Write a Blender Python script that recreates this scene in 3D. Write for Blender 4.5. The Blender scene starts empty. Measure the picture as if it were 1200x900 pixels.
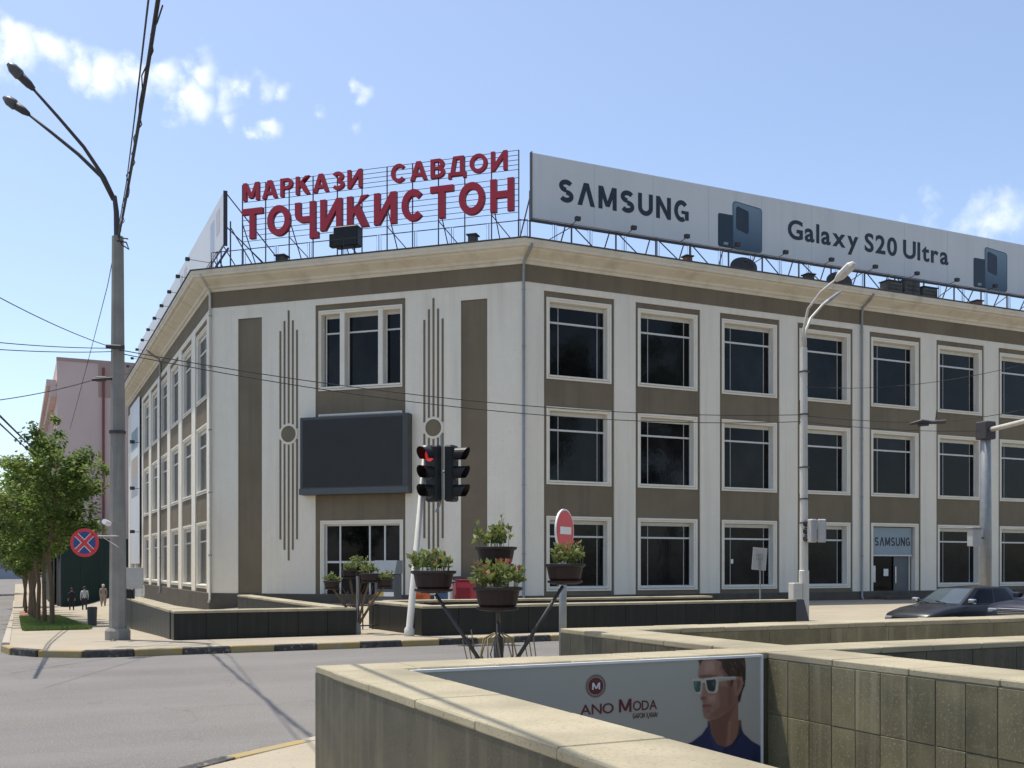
import bpy, bmesh, math, random
import numpy as np
from mathutils import Matrix, Vector
R = math.radians
S = bpy.context.scene
C = S.collection
random.seed(7)

# ------------------------------------------------------------------ camera, sky, sun, exposure
F_PX, CX, HY, YAW = 1229.0, 600.0, 663.0, R(25.3)
CAM_Z = 1.75
cam = bpy.data.objects.new('camera', bpy.data.cameras.new('camera'))
C.objects.link(cam)
cam.location = (0, 0, CAM_Z)
cam.rotation_euler = (R(90), 0, -YAW)
cam.data.sensor_width = 36
cam.data.lens = F_PX / 1200 * 36
cam.data.shift_y = (HY - 450) / 1200
cam.data.clip_start = 0.05
cam.data.clip_end = 4000
S.camera = cam

SUN = Vector((-0.17, 0.27, 1.0)).normalized()
sun_d = bpy.data.lights.new('sun', 'SUN')
sun_d.energy = 2.8
sun_d.angle = R(0.53)
sun_d.color = (1.0, 0.94, 0.84)
sun = bpy.data.objects.new('sun', sun_d)
C.objects.link(sun)
sun.location = (0, 0, 60)
sun.rotation_euler = SUN.to_track_quat('Z', 'Y').to_euler()

S.view_settings.view_transform = 'Standard'
S.view_settings.look = 'None'
S.view_settings.gamma = 1
S.view_settings.exposure = 0.84
S.view_settings.use_curve_mapping = False


def ray(x, y):
    X = (x - CX) / F_PX
    D = (y - HY) / F_PX
    return Vector((X * math.cos(YAW) + math.sin(YAW), -X * math.sin(YAW) + math.cos(YAW), -D))


def at(x, y, depth):
    return ray(x, y) * depth + Vector((0, 0, CAM_Z))


W = bpy.data.worlds.new('World')
S.world = W
W.use_nodes = True
nt = W.node_tree
nt.nodes.clear()


def wn(t, **kw):
    n = nt.nodes.new(t)
    for k, v in kw.items():
        setattr(n, k, v)
    return n


def wm(op, a, b=None, c=None, clamp=False):
    n = wn('ShaderNodeMath', operation=op)
    n.use_clamp = clamp
    for i, v in enumerate((a, b, c)):
        if v is None:
            continue
        if isinstance(v, (int, float)):
            n.inputs[i].default_value = v
        else:
            nt.links.new(v, n.inputs[i])
    return n.outputs[0]


sky = wn('ShaderNodeTexSky', sky_type='NISHITA')
sky.sun_disc = False
sky.sun_elevation = math.asin(SUN.z)
sky.sun_rotation = math.atan2(SUN.x, SUN.y)
sky.altitude = 800
sky.air_density = 1.0
sky.dust_density = 2.8
sky.ozone_density = 1.6
tc = wn('ShaderNodeTexCoord')
nz = wn('ShaderNodeTexNoise')
nz.inputs['Scale'].default_value = 13
nz.inputs['Detail'].default_value = 9
nz.inputs['Roughness'].default_value = 0.62
nt.links.new(tc.outputs['Generated'], nz.inputs['Vector'])
nz2 = wn('ShaderNodeTexNoise')
nz2.inputs['Scale'].default_value = 26
nz2.inputs['Detail'].default_value = 5
nt.links.new(tc.outputs['Generated'], nz2.inputs['Vector'])
dv = wn('ShaderNodeVectorMath', operation='MULTIPLY_ADD')      # domain warp
nt.links.new(nz2.outputs['Color'], dv.inputs[0])
dv.inputs[1].default_value = (0.05, 0.05, 0.05)
sv = wn('ShaderNodeVectorMath', operation='SUBTRACT')
nt.links.new(tc.outputs['Generated'], sv.inputs[0])
sv.inputs[1].default_value = (0.025, 0.025, 0.025)
nt.links.new(sv.outputs[0], dv.inputs[2])
mask = None
for (x, y, r, s) in ((-40, 50, .05, 1), (20, 55, .036, .95), (55, 65, .034, 1), (85, 78, .032, 1), (118, 85, .034, 1), (155, 92, .032, .85),
                     (190, 84, .034, .8), (222, 112, .034, 1), (238, 82, .028, .9), (262, 112, .03, .85), (300, 104, .036, .95), (325, 110, .026, .8), (421, 112, .021, .95),
                     (315, 158, .02, .95), (270, 140, .022, .6), (415, 160, .02, .55), (380, 124, .018, .5),
                     (1055, 252, .035, .42), (1095, 246, .040, .5), (1140, 240, .044, .56), (1175, 258, .045, .56), (1240, 270, .06, .6), (930, 238, .03, .35), (890, 232, .022, .35)):
    d = ray(x, y).normalized()
    n = wn('ShaderNodeVectorMath', operation='DISTANCE')
    nt.links.new(dv.outputs[0], n.inputs[0])
    n.inputs[1].default_value = d
    v = wm('MULTIPLY', n.outputs['Value'], -s / r)
    v = wm('ADD', v, s, clamp=True)
    mask = v if mask is None else wm('MAXIMUM', mask, v)
sep = wn('ShaderNodeSeparateXYZ')
nt.links.new(tc.outputs['Generated'], sep.inputs[0])
cl = wm('ADD', wm('MULTIPLY', mask, 0.62), wm('MULTIPLY', nz.outputs['Fac'], 1.0))
mr = wn('ShaderNodeMapRange', interpolation_type='SMOOTHSTEP')
nt.links.new(cl, mr.inputs['Value'])
mr.inputs['From Min'].default_value = 0.68
mr.inputs['From Max'].default_value = 1.10
cf = wm('MULTIPLY', mr.outputs[0], 0.82)
mixc = wn('ShaderNodeMixRGB')
nt.links.new(cf, mixc.inputs['Fac'])
hs = wn('ShaderNodeHueSaturation')
hs.inputs['Saturation'].default_value = 0.95
hs.inputs['Hue'].default_value = 0.5
hs.inputs['Value'].default_value = 0.81
nt.links.new(sky.outputs[0], hs.inputs['Color'])
nt.links.new(hs.outputs[0], mixc.inputs['Color1'])
mixc.inputs['Color2'].default_value = (5.4, 5.5, 5.7, 1)
bg = wn('ShaderNodeBackground')
bg.inputs['Strength'].default_value = 0.15
nt.links.new(mixc.outputs[0], bg.inputs['Color'])
wo = wn('ShaderNodeOutputWorld')
nt.links.new(bg.outputs[0], wo.inputs['Surface'])

# ------------------------------------------------------------------ materials
MATS = {}


def mat(name, c1, c2=None, rough=0.8, scale=3.0, detail=6, bump=0.0, bscale=60.0, spec=0.5, metal=0.0, streak=None, rand=0.0,
        speck=None, coat=0.0, emit=None, stretch=None, dist=0.02, trans=0.0, patch=None):
    """procedural surface: two colours mixed by noise, optional vertical streaks, specks, broad patches, per-object variation and bump"""
    if name in MATS:
        return MATS[name]
    m = bpy.data.materials.new(name)
    m.use_nodes = True
    t = m.node_tree
    L = t.links.new
    p = t.nodes['Principled BSDF']
    p.inputs['Roughness'].default_value = rough
    p.inputs['Metallic'].default_value = metal
    p.inputs['Specular IOR Level'].default_value = spec
    p.inputs['Coat Weight'].default_value = coat
    p.inputs['Coat Roughness'].default_value = 0.05
    g = t.nodes.new('ShaderNodeNewGeometry')
    pos = g.outputs['Position']

    def noise(sc, det, vec=None, ro=0.6):
        n = t.nodes.new('ShaderNodeTexNoise')
        n.inputs['Scale'].default_value = sc
        n.inputs['Detail'].default_value = det
        n.inputs['Roughness'].default_value = ro
        L(vec or pos, n.inputs['Vector'])
        return n.outputs['Fac']

    def ramp(fac, lo, hi):
        r = t.nodes.new('ShaderNodeMapRange')
        r.inputs['From Min'].default_value = lo
        r.inputs['From Max'].default_value = hi
        L(fac, r.inputs['Value'])
        return r.outputs[0]

    def mix(fac, a, b):
        n = t.nodes.new('ShaderNodeMixRGB')
        for v, i in ((fac, 'Fac'), (a, 'Color1'), (b, 'Color2')):
            if isinstance(v, tuple):
                n.inputs[i].default_value = (*v[:3], 1)
            elif isinstance(v, (int, float)):
                n.inputs[i].default_value = v
            else:
                L(v, n.inputs[i])
        return n.outputs[0]

    def mapped(sx, sy, sz):
        n = t.nodes.new('ShaderNodeVectorMath')
        n.operation = 'MULTIPLY'
        L(pos, n.inputs[0])
        n.inputs[1].default_value = (sx, sy, sz)
        return n.outputs[0]
    c2 = c2 or tuple(v * 0.85 for v in c1)
    col = mix(ramp(noise(scale, detail, mapped(*stretch) if stretch else None), 0.3, 0.7), c1, c2)
    if patch:
        col = mix(ramp(noise(patch[1], 3), 0.45, 0.7), col, patch[0])
    if streak:
        col = mix(ramp(noise(streak[1], 4, mapped(1, 1, 0.06)), 0.5, 0.85), col, streak[0])
    if speck:
        col = mix(ramp(noise(speck[1], 2), 0.58, 0.68), col, speck[0])
    if rand:
        oi = t.nodes.new('ShaderNodeObjectInfo')
        h = t.nodes.new('ShaderNodeHueSaturation')
        v = t.nodes.new('ShaderNodeMapRange')
        L(oi.outputs['Random'], v.inputs['Value'])
        v.inputs['To Min'].default_value = 1 - rand
        v.inputs['To Max'].default_value = 1 + rand
        L(v.outputs[0], h.inputs['Value'])
        L(col, h.inputs['Color'])
        col = h.outputs[0]
    L(col, p.inputs['Base Color'])
    if bump:
        b = t.nodes.new('ShaderNodeBump')
        b.inputs['Strength'].default_value = bump
        b.inputs['Distance'].default_value = dist
        L(noise(bscale, 5), b.inputs['Height'])
        L(b.outputs[0], p.inputs['Normal'])
    if emit:
        p.inputs['Emission Color'].default_value = (*emit[0], 1)
        p.inputs['Emission Strength'].default_value = emit[1]
    if trans:
        tr = t.nodes.new('ShaderNodeBsdfTranslucent')
        L(col, tr.inputs['Color'])
        ms = t.nodes.new('ShaderNodeMixShader')
        ms.inputs[0].default_value = trans
        L(p.outputs[0], ms.inputs[1])
        L(tr.outputs[0], ms.inputs[2])
        L(ms.outputs[0], t.nodes['Material Output'].inputs['Surface'])
    MATS[name] = m
    return m


white = mat('facade_stucco', (.83, .772, .645), (.775, .715, .595), .9, 0.9, 8, .45, 34, .2, streak=((.66, .605, .505), 2.3), dist=.04, patch=((.785, .735, .625), .5), speck=((.755, .70, .595), 9))
brown = mat('brown_render', (.195, .160, .110), (.172, .141, .097), .9, 0.8, 6, .25, 50, .2, streak=((.14, .118, .088), 2.0), patch=((.21, .173, .12), .45))
cream = mat('cream_cornice', (.73, .68, .57), (.66, .60, .495), .85, 0.9, 7, .2, 30, .2, stretch=(1, 1, 4), streak=((.49, .425, .33), 1.1))
architrave_m = mat('window_surround', (.80, .76, .66), (.74, .69, .585), .85, 1.5, 6, .2, 40, .2)
plinth_m = mat('plinth', (.12, .105, .085), (.085, .075, .062), .9, 1.5, 7, .3, 40, .2)
glass = mat('dark_glass', (.002, .002, .0025), (.015, .015, .016), .03, 0.7, 4, .02, 0.9, .19, dist=.25, rand=.6)
glass_blue = mat('car_glass', (.05, .065, .07), (.07, .09, .095), .03, 1, 2, spec=.9)
pvc = mat('white_window_bar', (.66, .66, .63), (.58, .58, .55), .5, 6)
bar_m = mat('grey_window_bar', (.42, .42, .40), (.36, .36, .34), .5, 6)
steel = mat('galvanised_steel', (.33, .34, .34), (.26, .27, .27), .5, 5, 5, metal=.5, streak=((.2, .17, .13), 6))
dark_steel = mat('dark_steel', (.05, .05, .055), (.07, .06, .055), .6, 8, metal=.3)
rust_steel = mat('roof_frame_steel', (.085, .08, .085), (.11, .085, .07), .7, 6, metal=.2)
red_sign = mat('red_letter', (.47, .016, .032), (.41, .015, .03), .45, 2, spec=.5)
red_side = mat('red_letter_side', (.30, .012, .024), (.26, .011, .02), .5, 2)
vinyl = mat('billboard_vinyl', (.66, .66, .635), (.62, .62, .595), .5, 0.35, 5, .12, 2.5, .35, stretch=(1, 1, .3), streak=((.565, .565, .545), 1.2), dist=.06)
vinyl_left = mat('billboard_vinyl_pale', (.62, .62, .61), (.56, .57, .57), .5, 0.25, 4, stretch=(1, 1, .3))
ink = mat('navy_ink', (.012, .017, .03), (.015, .02, .034), .5, 3)
asphalt = mat('asphalt', (.180, .168, .152), (.150, .140, .127), .92, 0.5, 9, .35, 90, .25, speck=((.30, .295, .285), 45), patch=((.135, .126, .115), .16), dist=.01)
_t = asphalt.node_tree
_p = _t.nodes['Principled BSDF']
_src = _p.inputs['Base Color'].links[0].from_socket
_g = _t.nodes.new('ShaderNodeNewGeometry')
_vo = _t.nodes.new('ShaderNodeTexVoronoi')
_vo.feature = 'DISTANCE_TO_EDGE'
_vo.inputs['Scale'].default_value = .33
_wn = _t.nodes.new('ShaderNodeTexNoise')
_wn.inputs['Scale'].default_value = 1.1
_wn.inputs['Detail'].default_value = 7
_mx = _t.nodes.new('ShaderNodeVectorMath')
_mx.operation = 'MULTIPLY_ADD'
_t.links.new(_g.outputs['Position'], _wn.inputs['Vector'])
_t.links.new(_wn.outputs['Color'], _mx.inputs[0])
_mx.inputs[1].default_value = (1.6, 1.6, 0)
_t.links.new(_g.outputs['Position'], _mx.inputs[2])
_t.links.new(_mx.outputs[0], _vo.inputs['Vector'])
_mr = _t.nodes.new('ShaderNodeMapRange')
_t.links.new(_vo.outputs['Distance'], _mr.inputs['Value'])
_mr.inputs['From Min'].default_value = .002
_mr.inputs['From Max'].default_value = .009
_mr.inputs['To Min'].default_value = .28
_mr.inputs['To Max'].default_value = 0
_ma = _t.nodes.new('ShaderNodeMixRGB')
_t.links.new(_mr.outputs[0], _ma.inputs['Fac'])
_t.links.new(_src, _ma.inputs['Color1'])
_ma.inputs['Color2'].default_value = (.075, .072, .07, 1)
_st = _t.nodes.new('ShaderNodeTexNoise')          # long faint wheel tracks along the road
_st.inputs['Scale'].default_value = 1.0
_st.inputs['Detail'].default_value = 4
_vm = _t.nodes.new('ShaderNodeVectorMath')
_vm.operation = 'MULTIPLY'
_vm.inputs[1].default_value = (.05, .9, 1)
_t.links.new(_g.outputs['Position'], _vm.inputs[0])
_t.links.new(_vm.outputs[0], _st.inputs['Vector'])
_m2 = _t.nodes.new('ShaderNodeMapRange')
_t.links.new(_st.outputs['Fac'], _m2.inputs['Value'])
_m2.inputs['From Min'].default_value = .42
_m2.inputs['From Max'].default_value = .72
_m2.inputs['To Max'].default_value = .55
_mb = _t.nodes.new('ShaderNodeMixRGB')
_t.links.new(_m2.outputs[0], _mb.inputs['Fac'])
_t.links.new(_ma.outputs[0], _mb.inputs['Color1'])
_mb.inputs['Color2'].default_value = (.205, .195, .183, 1)
_t.links.new(_mb.outputs[0], _p.inputs['Base Color'])
paving = mat('pavement_concrete', (.385, .335, .25), (.325, .28, .21), .9, 0.9, 8, .25, 60, .2, speck=((.28, .245, .19), 30), patch=((.31, .275, .21), .25), dist=.01)
kerb_y = mat('kerb_yellow', (.36, .255, .085), (.31, .245, .125), .85, 6, 9, .3, 60, .3, speck=((.33, .29, .22), 11), patch=((.31, .265, .17), 3))
kerb_k = mat('kerb_black', (.042, .04, .038), (.075, .07, .064), .85, 6, 9, .3, 60, .3, speck=((.20, .18, .145), 11), patch=((.10, .092, .08), 3))
kerb_c = mat('kerb_concrete', (.42, .375, .30), (.35, .31, .25), .9, 4, 8, .3, 60, .2)
capstone = mat('cap_stone', (.415, .365, .25), (.325, .285, .19), .8, 1.6, 9, .3, 120, .3, rand=.035, speck=((.23, .20, .13), 48), patch=((.25, .22, .15), .9), dist=.008)
granite = mat('dark_granite', (.070, .064, .040), (.038, .036, .024), .5, 3.2, 10, .12, 90, .4, streak=((.125, .113, .075), 11), speck=((.10, .092, .06), 75), patch=((.098, .088, .056), 1.8))
granite_far = mat('black_granite', (.014, .0145, .0115), (.010, .0105, .009), .45, 3, 8, spec=.35, streak=((.03, .029, .022), 7))
tile_m = mat('wall_tile', (.225, .195, .105), (.145, .125, .07), .5, 2.6, 10, .3, 80, .35, rand=.22, streak=((.29, .26, .165), 9), speck=((.27, .24, .15), 60), patch=((.125, .11, .066), 1.6), dist=.006)
grout = mat('grout', (.30, .275, .20), (.24, .22, .16), .95, 10)
concrete = mat('pole_concrete', (.30, .285, .25), (.23, .22, .195), .9, 2.5, 8, .4, 35, .2, streak=((.16, .155, .14), 7), dist=.02)
offwhite = mat('painted_pole', (.60, .57, .50), (.52, .49, .43), .5, 3, 6, streak=((.42, .38, .31), 8))
bark = mat('bark', (.20, .14, .09), (.13, .09, .06), .95, 9, 8, .8, 30, .1, stretch=(1, 1, .25), dist=.04)
leaf_a = mat('leaf_light', (.215, .28, .062), (.15, .215, .046), .55, 2.5, 4, spec=.35, trans=.5)
leaf_b = mat('leaf_dark', (.105, .165, .04), (.07, .12, .03), .6, 2.5, 4, spec=.3, trans=.45)
leaf_p = mat('pot_leaf', (.27, .30, .095), (.135, .18, .05), .5, 14, 3, spec=.4, trans=.3)
stem_m = mat('plant_stem', (.13, .15, .05), (.10, .11, .04), .8, 10)
flower_m = mat('red_flower', (.42, .10, .07), (.36, .06, .05), .6, 20, trans=.3)
grass_m = mat('grass_blade', (.15, .21, .05), (.10, .16, .038), .7, 3, trans=.3)
soil = mat('soil', (.12, .09, .06), (.08, .06, .04), .95, 8, bump=.5)
pot_m = mat('maroon_pot', (.028, .012, .011), (.018, .009, .009), .55, 4, spec=.4)
pot_rim = mat('dark_pot_rim', (.024, .019, .018), (.018, .015, .015), .6, 4)
black_p = mat('black_plastic', (.009, .009, .009), (.013, .013, .013), .45, 8, spec=.3)
red_lens = mat('red_lens', (.55, .02, .03), (.5, .02, .03), .3, 10, emit=((1.0, .05, .06), .22))
dark_lens = mat('dark_lens', (.022, .02, .02), (.03, .022, .022), .2, 10)
sign_red = mat('sign_red', (.66, .035, .045), (.60, .032, .04), .4, 5)
sign_white = mat('sign_white', (.78, .78, .76), (.7, .7, .68), .4, 5)
sign_blue = mat('sign_blue', (.02, .06, .22), (.02, .05, .19), .4, 5)
sign_back = mat('sign_back', (.42, .41, .385), (.36, .35, .33), .5, 4)
pink = mat('pink_render', (.66, .51, .46), (.60, .46, .415), .95, 0.25, 6, .15, 20, .1, streak=((.52, .40, .36), .8))
pink_dark = mat('pink_brick', (.44, .31, .27), (.38, .27, .24), .95, 0.6, 6)
net_green = mat('green_fence_sheet', (.008, .030, .024), (.006, .022, .018), .8, 1.5, 4, stretch=(1, 1, .2))
tar = mat('roof_felt', (.10, .095, .09), (.07, .068, .066), .95, 1)
grey_dk = mat('charcoal_casing', (.055, .058, .058), (.047, .05, .05), .45, 2)
screen_m = mat('screen_mesh', (.016, .0165, .016), (.021, .0215, .021), .6, 1.2, bump=.3, bscale=120)
car_dark = mat('car_paint_charcoal', (.012, .012, .013), (.010, .010, .011), .35, 2, coat=.2, spec=.35)
car_navy = mat('car_paint_navy', (.008, .010, .022), (.008, .009, .02), .35, 2, coat=.2, spec=.4)
chrome = mat('chrome', (.75, .75, .75), (.65, .65, .65), .15, 4, metal=1)
rubber = mat('rubber', (.015, .015, .015), (.02, .02, .02), .9, 10)
lamp_glass = mat('lamp_glass', (.22, .23, .23), (.30, .31, .31), .12, 14, spec=.7)
shop_blue = mat('shop_fascia', (.26, .32, .36), (.23, .285, .32), .45, 1)
orange_m = mat('orange_plastic', (.50, .10, .025), (.42, .09, .025), .5, 5)
red_m = mat('red_plastic', (.34, .015, .03), (.3, .015, .03), .5, 5)
skin_m = mat('skin', (.38, .22, .15), (.33, .19, .13), .6, 10)
hair_m = mat('hair', (.015, .012, .01), (.02, .016, .012), .7, 20)
cloth_black = mat('black_cloth', (.012, .012, .015), (.02, .02, .022), .9, 15)
cloth_navy = mat('navy_trousers', (.015, .017, .03), (.02, .022, .035), .9, 15)
cloth_white = mat('pale_shirt', (.42, .45, .50), (.36, .39, .44), .9, 15)
cloth_beige = mat('beige_dress', (.34, .29, .24), (.26, .22, .18), .9, 9)
cloth_scarf = mat('pale_scarf', (.55, .50, .45), (.48, .43, .38), .9, 9)
blue_m = mat('blue_plastic', (.03, .08, .16), (.03, .07, .14), .5, 5)
kiosk_m = mat('kiosk_metal', (.085, .10, .115), (.07, .085, .10), .4, 3)
dry_m = mat('dry_wire', (.30, .23, .11), (.22, .17, .08), .7, 20)
wire_m = mat('black_cable', (.018, .018, .02), (.025, .025, .026), .7, 20)
terracotta = mat('terracotta_strip', (.34, .16, .10), (.28, .13, .08), .9, 6)
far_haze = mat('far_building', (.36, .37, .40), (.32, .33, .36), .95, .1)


def vcol_mat(name):
    m = bpy.data.materials.new(name)
    m.use_nodes = True
    t = m.node_tree
    a = t.nodes.new('ShaderNodeVertexColor')
    a.layer_name = 'print'
    t.links.new(a.outputs[0], t.nodes['Principled BSDF'].inputs['Base Color'])
    t.nodes['Principled BSDF'].inputs['Roughness'].default_value = .45
    return m


print_m = vcol_mat('printed_ink')

# ------------------------------------------------------------------ mesh helpers
WM = {}


class MB:
    def __init__(s):
        s.v, s.f, s.m = [], [], []

    def quad(s, a, b, c, d, m=0):
        i = len(s.v)
        s.v += [tuple(a), tuple(b), tuple(c), tuple(d)]
        s.f.append((i, i + 1, i + 2, i + 3))
        s.m.append(m)

    def poly(s, pts, m=0):
        i = len(s.v)
        s.v += [tuple(p) for p in pts]
        s.f.append(tuple(range(i, i + len(pts))))
        s.m.append(m)

    def box(s, x0, x1, y0, y1, z0, z1, m=0, bev=0.0):
        if bev:
            return s.bbox(x0, x1, y0, y1, z0, z1, bev, m)
        i = len(s.v)
        s.v += [(x0, y0, z0), (x1, y0, z0), (x1, y1, z0), (x0, y1, z0), (x0, y0, z1), (x1, y0, z1), (x1, y1, z1), (x0, y1, z1)]
        for f in ((0, 3, 2, 1), (4, 5, 6, 7), (0, 1, 5, 4), (1, 2, 6, 5), (2, 3, 7, 6), (3, 0, 4, 7)):
            s.f.append(tuple(i + k for k in f))
            s.m.append(m)
        return s

    def bbox(s, x0, x1, y0, y1, z0, z1, b, m=0):
        """box whose vertical and top edges are chamfered"""
        def ring(i, z):
            k = len(s.v)
            s.v.extend([(x0 + i + b, y0 + i, z), (x1 - i - b, y0 + i, z), (x1 - i, y0 + i + b, z), (x1 - i, y1 - i - b, z),
                        (x1 - i - b, y1 - i, z), (x0 + i + b, y1 - i, z), (x0 + i, y1 - i - b, z), (x0 + i, y0 + i + b, z)])
            return k
        r = [ring(b * .7, z0), ring(0, z0 + b), ring(0, z1 - b), ring(b * .7, z1)]
        for p, q in zip(r, r[1:]):
            for k in range(8):
                s.f.append((p + k, p + (k + 1) % 8, q + (k + 1) % 8, q + k))
                s.m.append(m)
        s.f.append(tuple(r[3] + k for k in range(8)))
        s.f.append(tuple(r[0] + 7 - k for k in range(8)))
        s.m += [m, m]
        return s

    def tube(s, pts, r, n=8, m=0, caps=True):
        pts = [Vector(p) for p in pts]
        rs = r if isinstance(r, (list, tuple)) else [r] * len(pts)
        rings = []
        up = None
        for i, p in enumerate(pts):
            t = (pts[min(i + 1, len(pts) - 1)] - pts[max(i - 1, 0)]).normalized()
            if up is None:
                up = Vector((0, 0, 1)) if abs(t.z) < .9 else Vector((1, 0, 0))
            u = t.cross(up).normalized()
            up = u.cross(t).normalized()
            k = len(s.v)
            for j in range(n):
                a = 2 * math.pi * (j + .5) / n
                s.v.append(tuple(p + (u * math.cos(a) + up * math.sin(a)) * rs[i]))
            rings.append(k)
        for p, q in zip(rings, rings[1:]):
            for j in range(n):
                s.f.append((p + j, q + j, q + (j + 1) % n, p + (j + 1) % n))
                s.m.append(m)
        if caps:
            s.f.append(tuple(rings[0] + j for j in range(n)))
            s.f.append(tuple(rings[-1] + n - 1 - j for j in range(n)))
            s.m += [m, m]
        return s

    def lathe(s, prof, cx=0, cy=0, n=16, m=0, sx=1, sy=1):
        rings = []
        for r, z in prof:
            k = len(s.v)
            for j in range(n):
                a = 2 * math.pi * j / n
                s.v.append((cx + r * sx * math.cos(a), cy + r * sy * math.sin(a), z))
            rings.append(k)
        for p, q in zip(rings, rings[1:]):
            for j in range(n):
                s.f.append((p + j, p + (j + 1) % n, q + (j + 1) % n, q + j))
                s.m.append(m)
        s.f.append(tuple(rings[-1] + j for j in range(n)))
        s.f.append(tuple(rings[0] + n - 1 - j for j in range(n)))
        s.m += [m, m]
        return s

    def disc_y(s, cx, cz, r, y0, y1, n=24, m=0, rx=None):
        """disc standing upright, axis along y"""
        rx = rx or r
        i = len(s.v)
        for y in (y0, y1):
            for j in range(n):
                a = 2 * math.pi * j / n
                s.v.append((cx + rx * math.cos(a), y, cz + r * math.sin(a)))
        for j in range(n):
            k = (j + 1) % n
            s.f.append((i + j, i + k, i + n + k, i + n + j))
            s.m.append(m)
        s.f.append(tuple(i + n - 1 - j for j in range(n)))
        s.f.append(tuple(i + n + j for j in range(n)))
        s.m += [m, m]
        return s


def frame(x=0, y=0, z=0, rz=0):
    return Matrix.Translation((x, y, z)) @ Matrix.Rotation(rz, 4, 'Z')


ID = Matrix.Identity(4)


def add(name, mb, mats, parent=None, fr=ID, smooth=False, base=True, mesh=None):
    """link one mesh object; fr is the frame its coordinates are written in, origin moved to the middle of its foot"""
    if mesh is None:
        vs = np.array(mb.v, dtype=float)
        c = (vs.min(0) + vs.max(0)) / 2
        c[2] = vs[:, 2].min()
        me = bpy.data.meshes.new(name)
        me.from_pydata((vs - c).tolist(), [], mb.f)
        mats = mats if isinstance(mats, (list, tuple)) else [mats]
        for q in mats:
            me.materials.append(q)
        if len(mats) > 1:
            me.polygons.foreach_set('material_index', mb.m)
        if smooth:
            me.polygons.foreach_set('use_smooth', [True] * len(me.polygons))
        me.update()
    else:
        me, c = mesh
    o = bpy.data.objects.new(name, me)
    C.objects.link(o)
    w = fr @ Matrix.Translation(Vector(c))
    WM[o.name] = w
    if parent:
        o.parent = parent
        o.matrix_basis = WM[parent.name].inverted() @ w
    else:
        o.matrix_basis = w
    return o


def tag(o, label, cat, group=None, kind=None):
    o['label'] = label
    o['category'] = cat
    if group:
        o['group'] = group
    if kind:
        o['kind'] = kind
    return o


def struct(o):
    o['kind'] = 'structure'
    return o


def thing(name, label, cat, loc=(0, 0, 0), rz=0, group=None):
    o = bpy.data.objects.new(name, None)
    o.empty_display_size = .3
    C.objects.link(o)
    w = frame(*loc, rz)
    WM[o.name] = w
    o.matrix_basis = w
    return tag(o, label, cat, group)


def copy_tree(o, w, parent=None):
    """copy of a thing or part with its children, placed at world matrix w"""
    c = o.copy()
    C.objects.link(c)
    WM[c.name] = w
    c.parent = parent
    c.matrix_basis = (WM[parent.name].inverted() @ w) if parent else w
    inv = WM[o.name].inverted()
    for ch in o.children:
        copy_tree(ch, w @ inv @ WM[ch.name], c)
    return c


def lerp(a, b, t):
    return a + (b - a) * t


def smooth01(t):
    t = min(1, max(0, t))
    return t * t * (3 - 2 * t)


# ------------------------------------------------------------------ lettering
_G = {}


def glyph(ch, bold):
    key = (ch, bold)
    if key in _G:
        return _G[key]
    cu = bpy.data.curves.new('glyph', 'FONT')
    cu.body = ch
    cu.size = 1
    cu.offset = bold
    cu.resolution_u = 4
    ob = bpy.data.objects.new('glyph', cu)
    C.objects.link(ob)
    bpy.context.view_layer.update()
    dg = bpy.context.evaluated_depsgraph_get()
    me = ob.evaluated_get(dg).to_mesh()
    v = [tuple(p.co) for p in me.vertices]
    f = [tuple(p.vertices) for p in me.polygons]
    ob.evaluated_get(dg).to_mesh_clear()
    bpy.data.objects.remove(ob)
    bpy.data.curves.remove(cu)
    _G[key] = (v, f)
    return v, f


def lettering(text, x0, x1, zb, zt, y, depth, mats, parent, fr, bold=.03, gap=.09, space=.3, name='letter', ref='H', xs=None):
    """each character one flat-extruded mesh in the plane y of frame fr, fitted to x0..x1 and cap height zb..zt"""
    rv = [p[1] for p in glyph(ref, bold)[0]]
    k0, k1 = min(rv), max(rv)
    items, cur = [], 0.0
    for ch in text:
        if ch == ' ':
            cur += space
            continue
        v, f = glyph(ch, bold)
        a, b = min(p[0] for p in v), max(p[0] for p in v)
        items.append((v, f, cur - a))
        cur += b - a + gap
    tot = cur - gap
    sx = (x1 - x0) / tot
    sz = (zt - zb) / (k1 - k0)
    out = []
    for v, f, dx in items:
        mb = MB()
        n = len(v)
        mb.v = [(x0 + (p[0] + dx) * sx, y, zb + (p[1] - k0) * sz) for p in v]
        mb.f = [tuple(q) for q in f]
        mb.m = [0] * len(f)
        if depth:
            mb.v += [(p[0], y + depth, p[2]) for p in mb.v[:n]]
            mb.f += [tuple(i + n for i in reversed(q)) for q in f]
            mb.m += [0] * len(f)
            cnt = {}
            for q in f:
                for i in range(len(q)):
                    e = (q[i], q[(i + 1) % len(q)])
                    cnt[e] = cnt.get(e, 0) + 1
            for (i, j) in list(cnt):
                if (j, i) not in cnt:
                    mb.f.append((j, i, i + n, j + n))
                    mb.m.append(1)
        out.append(add(name, mb, mats, parent, fr))
    return out


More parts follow.
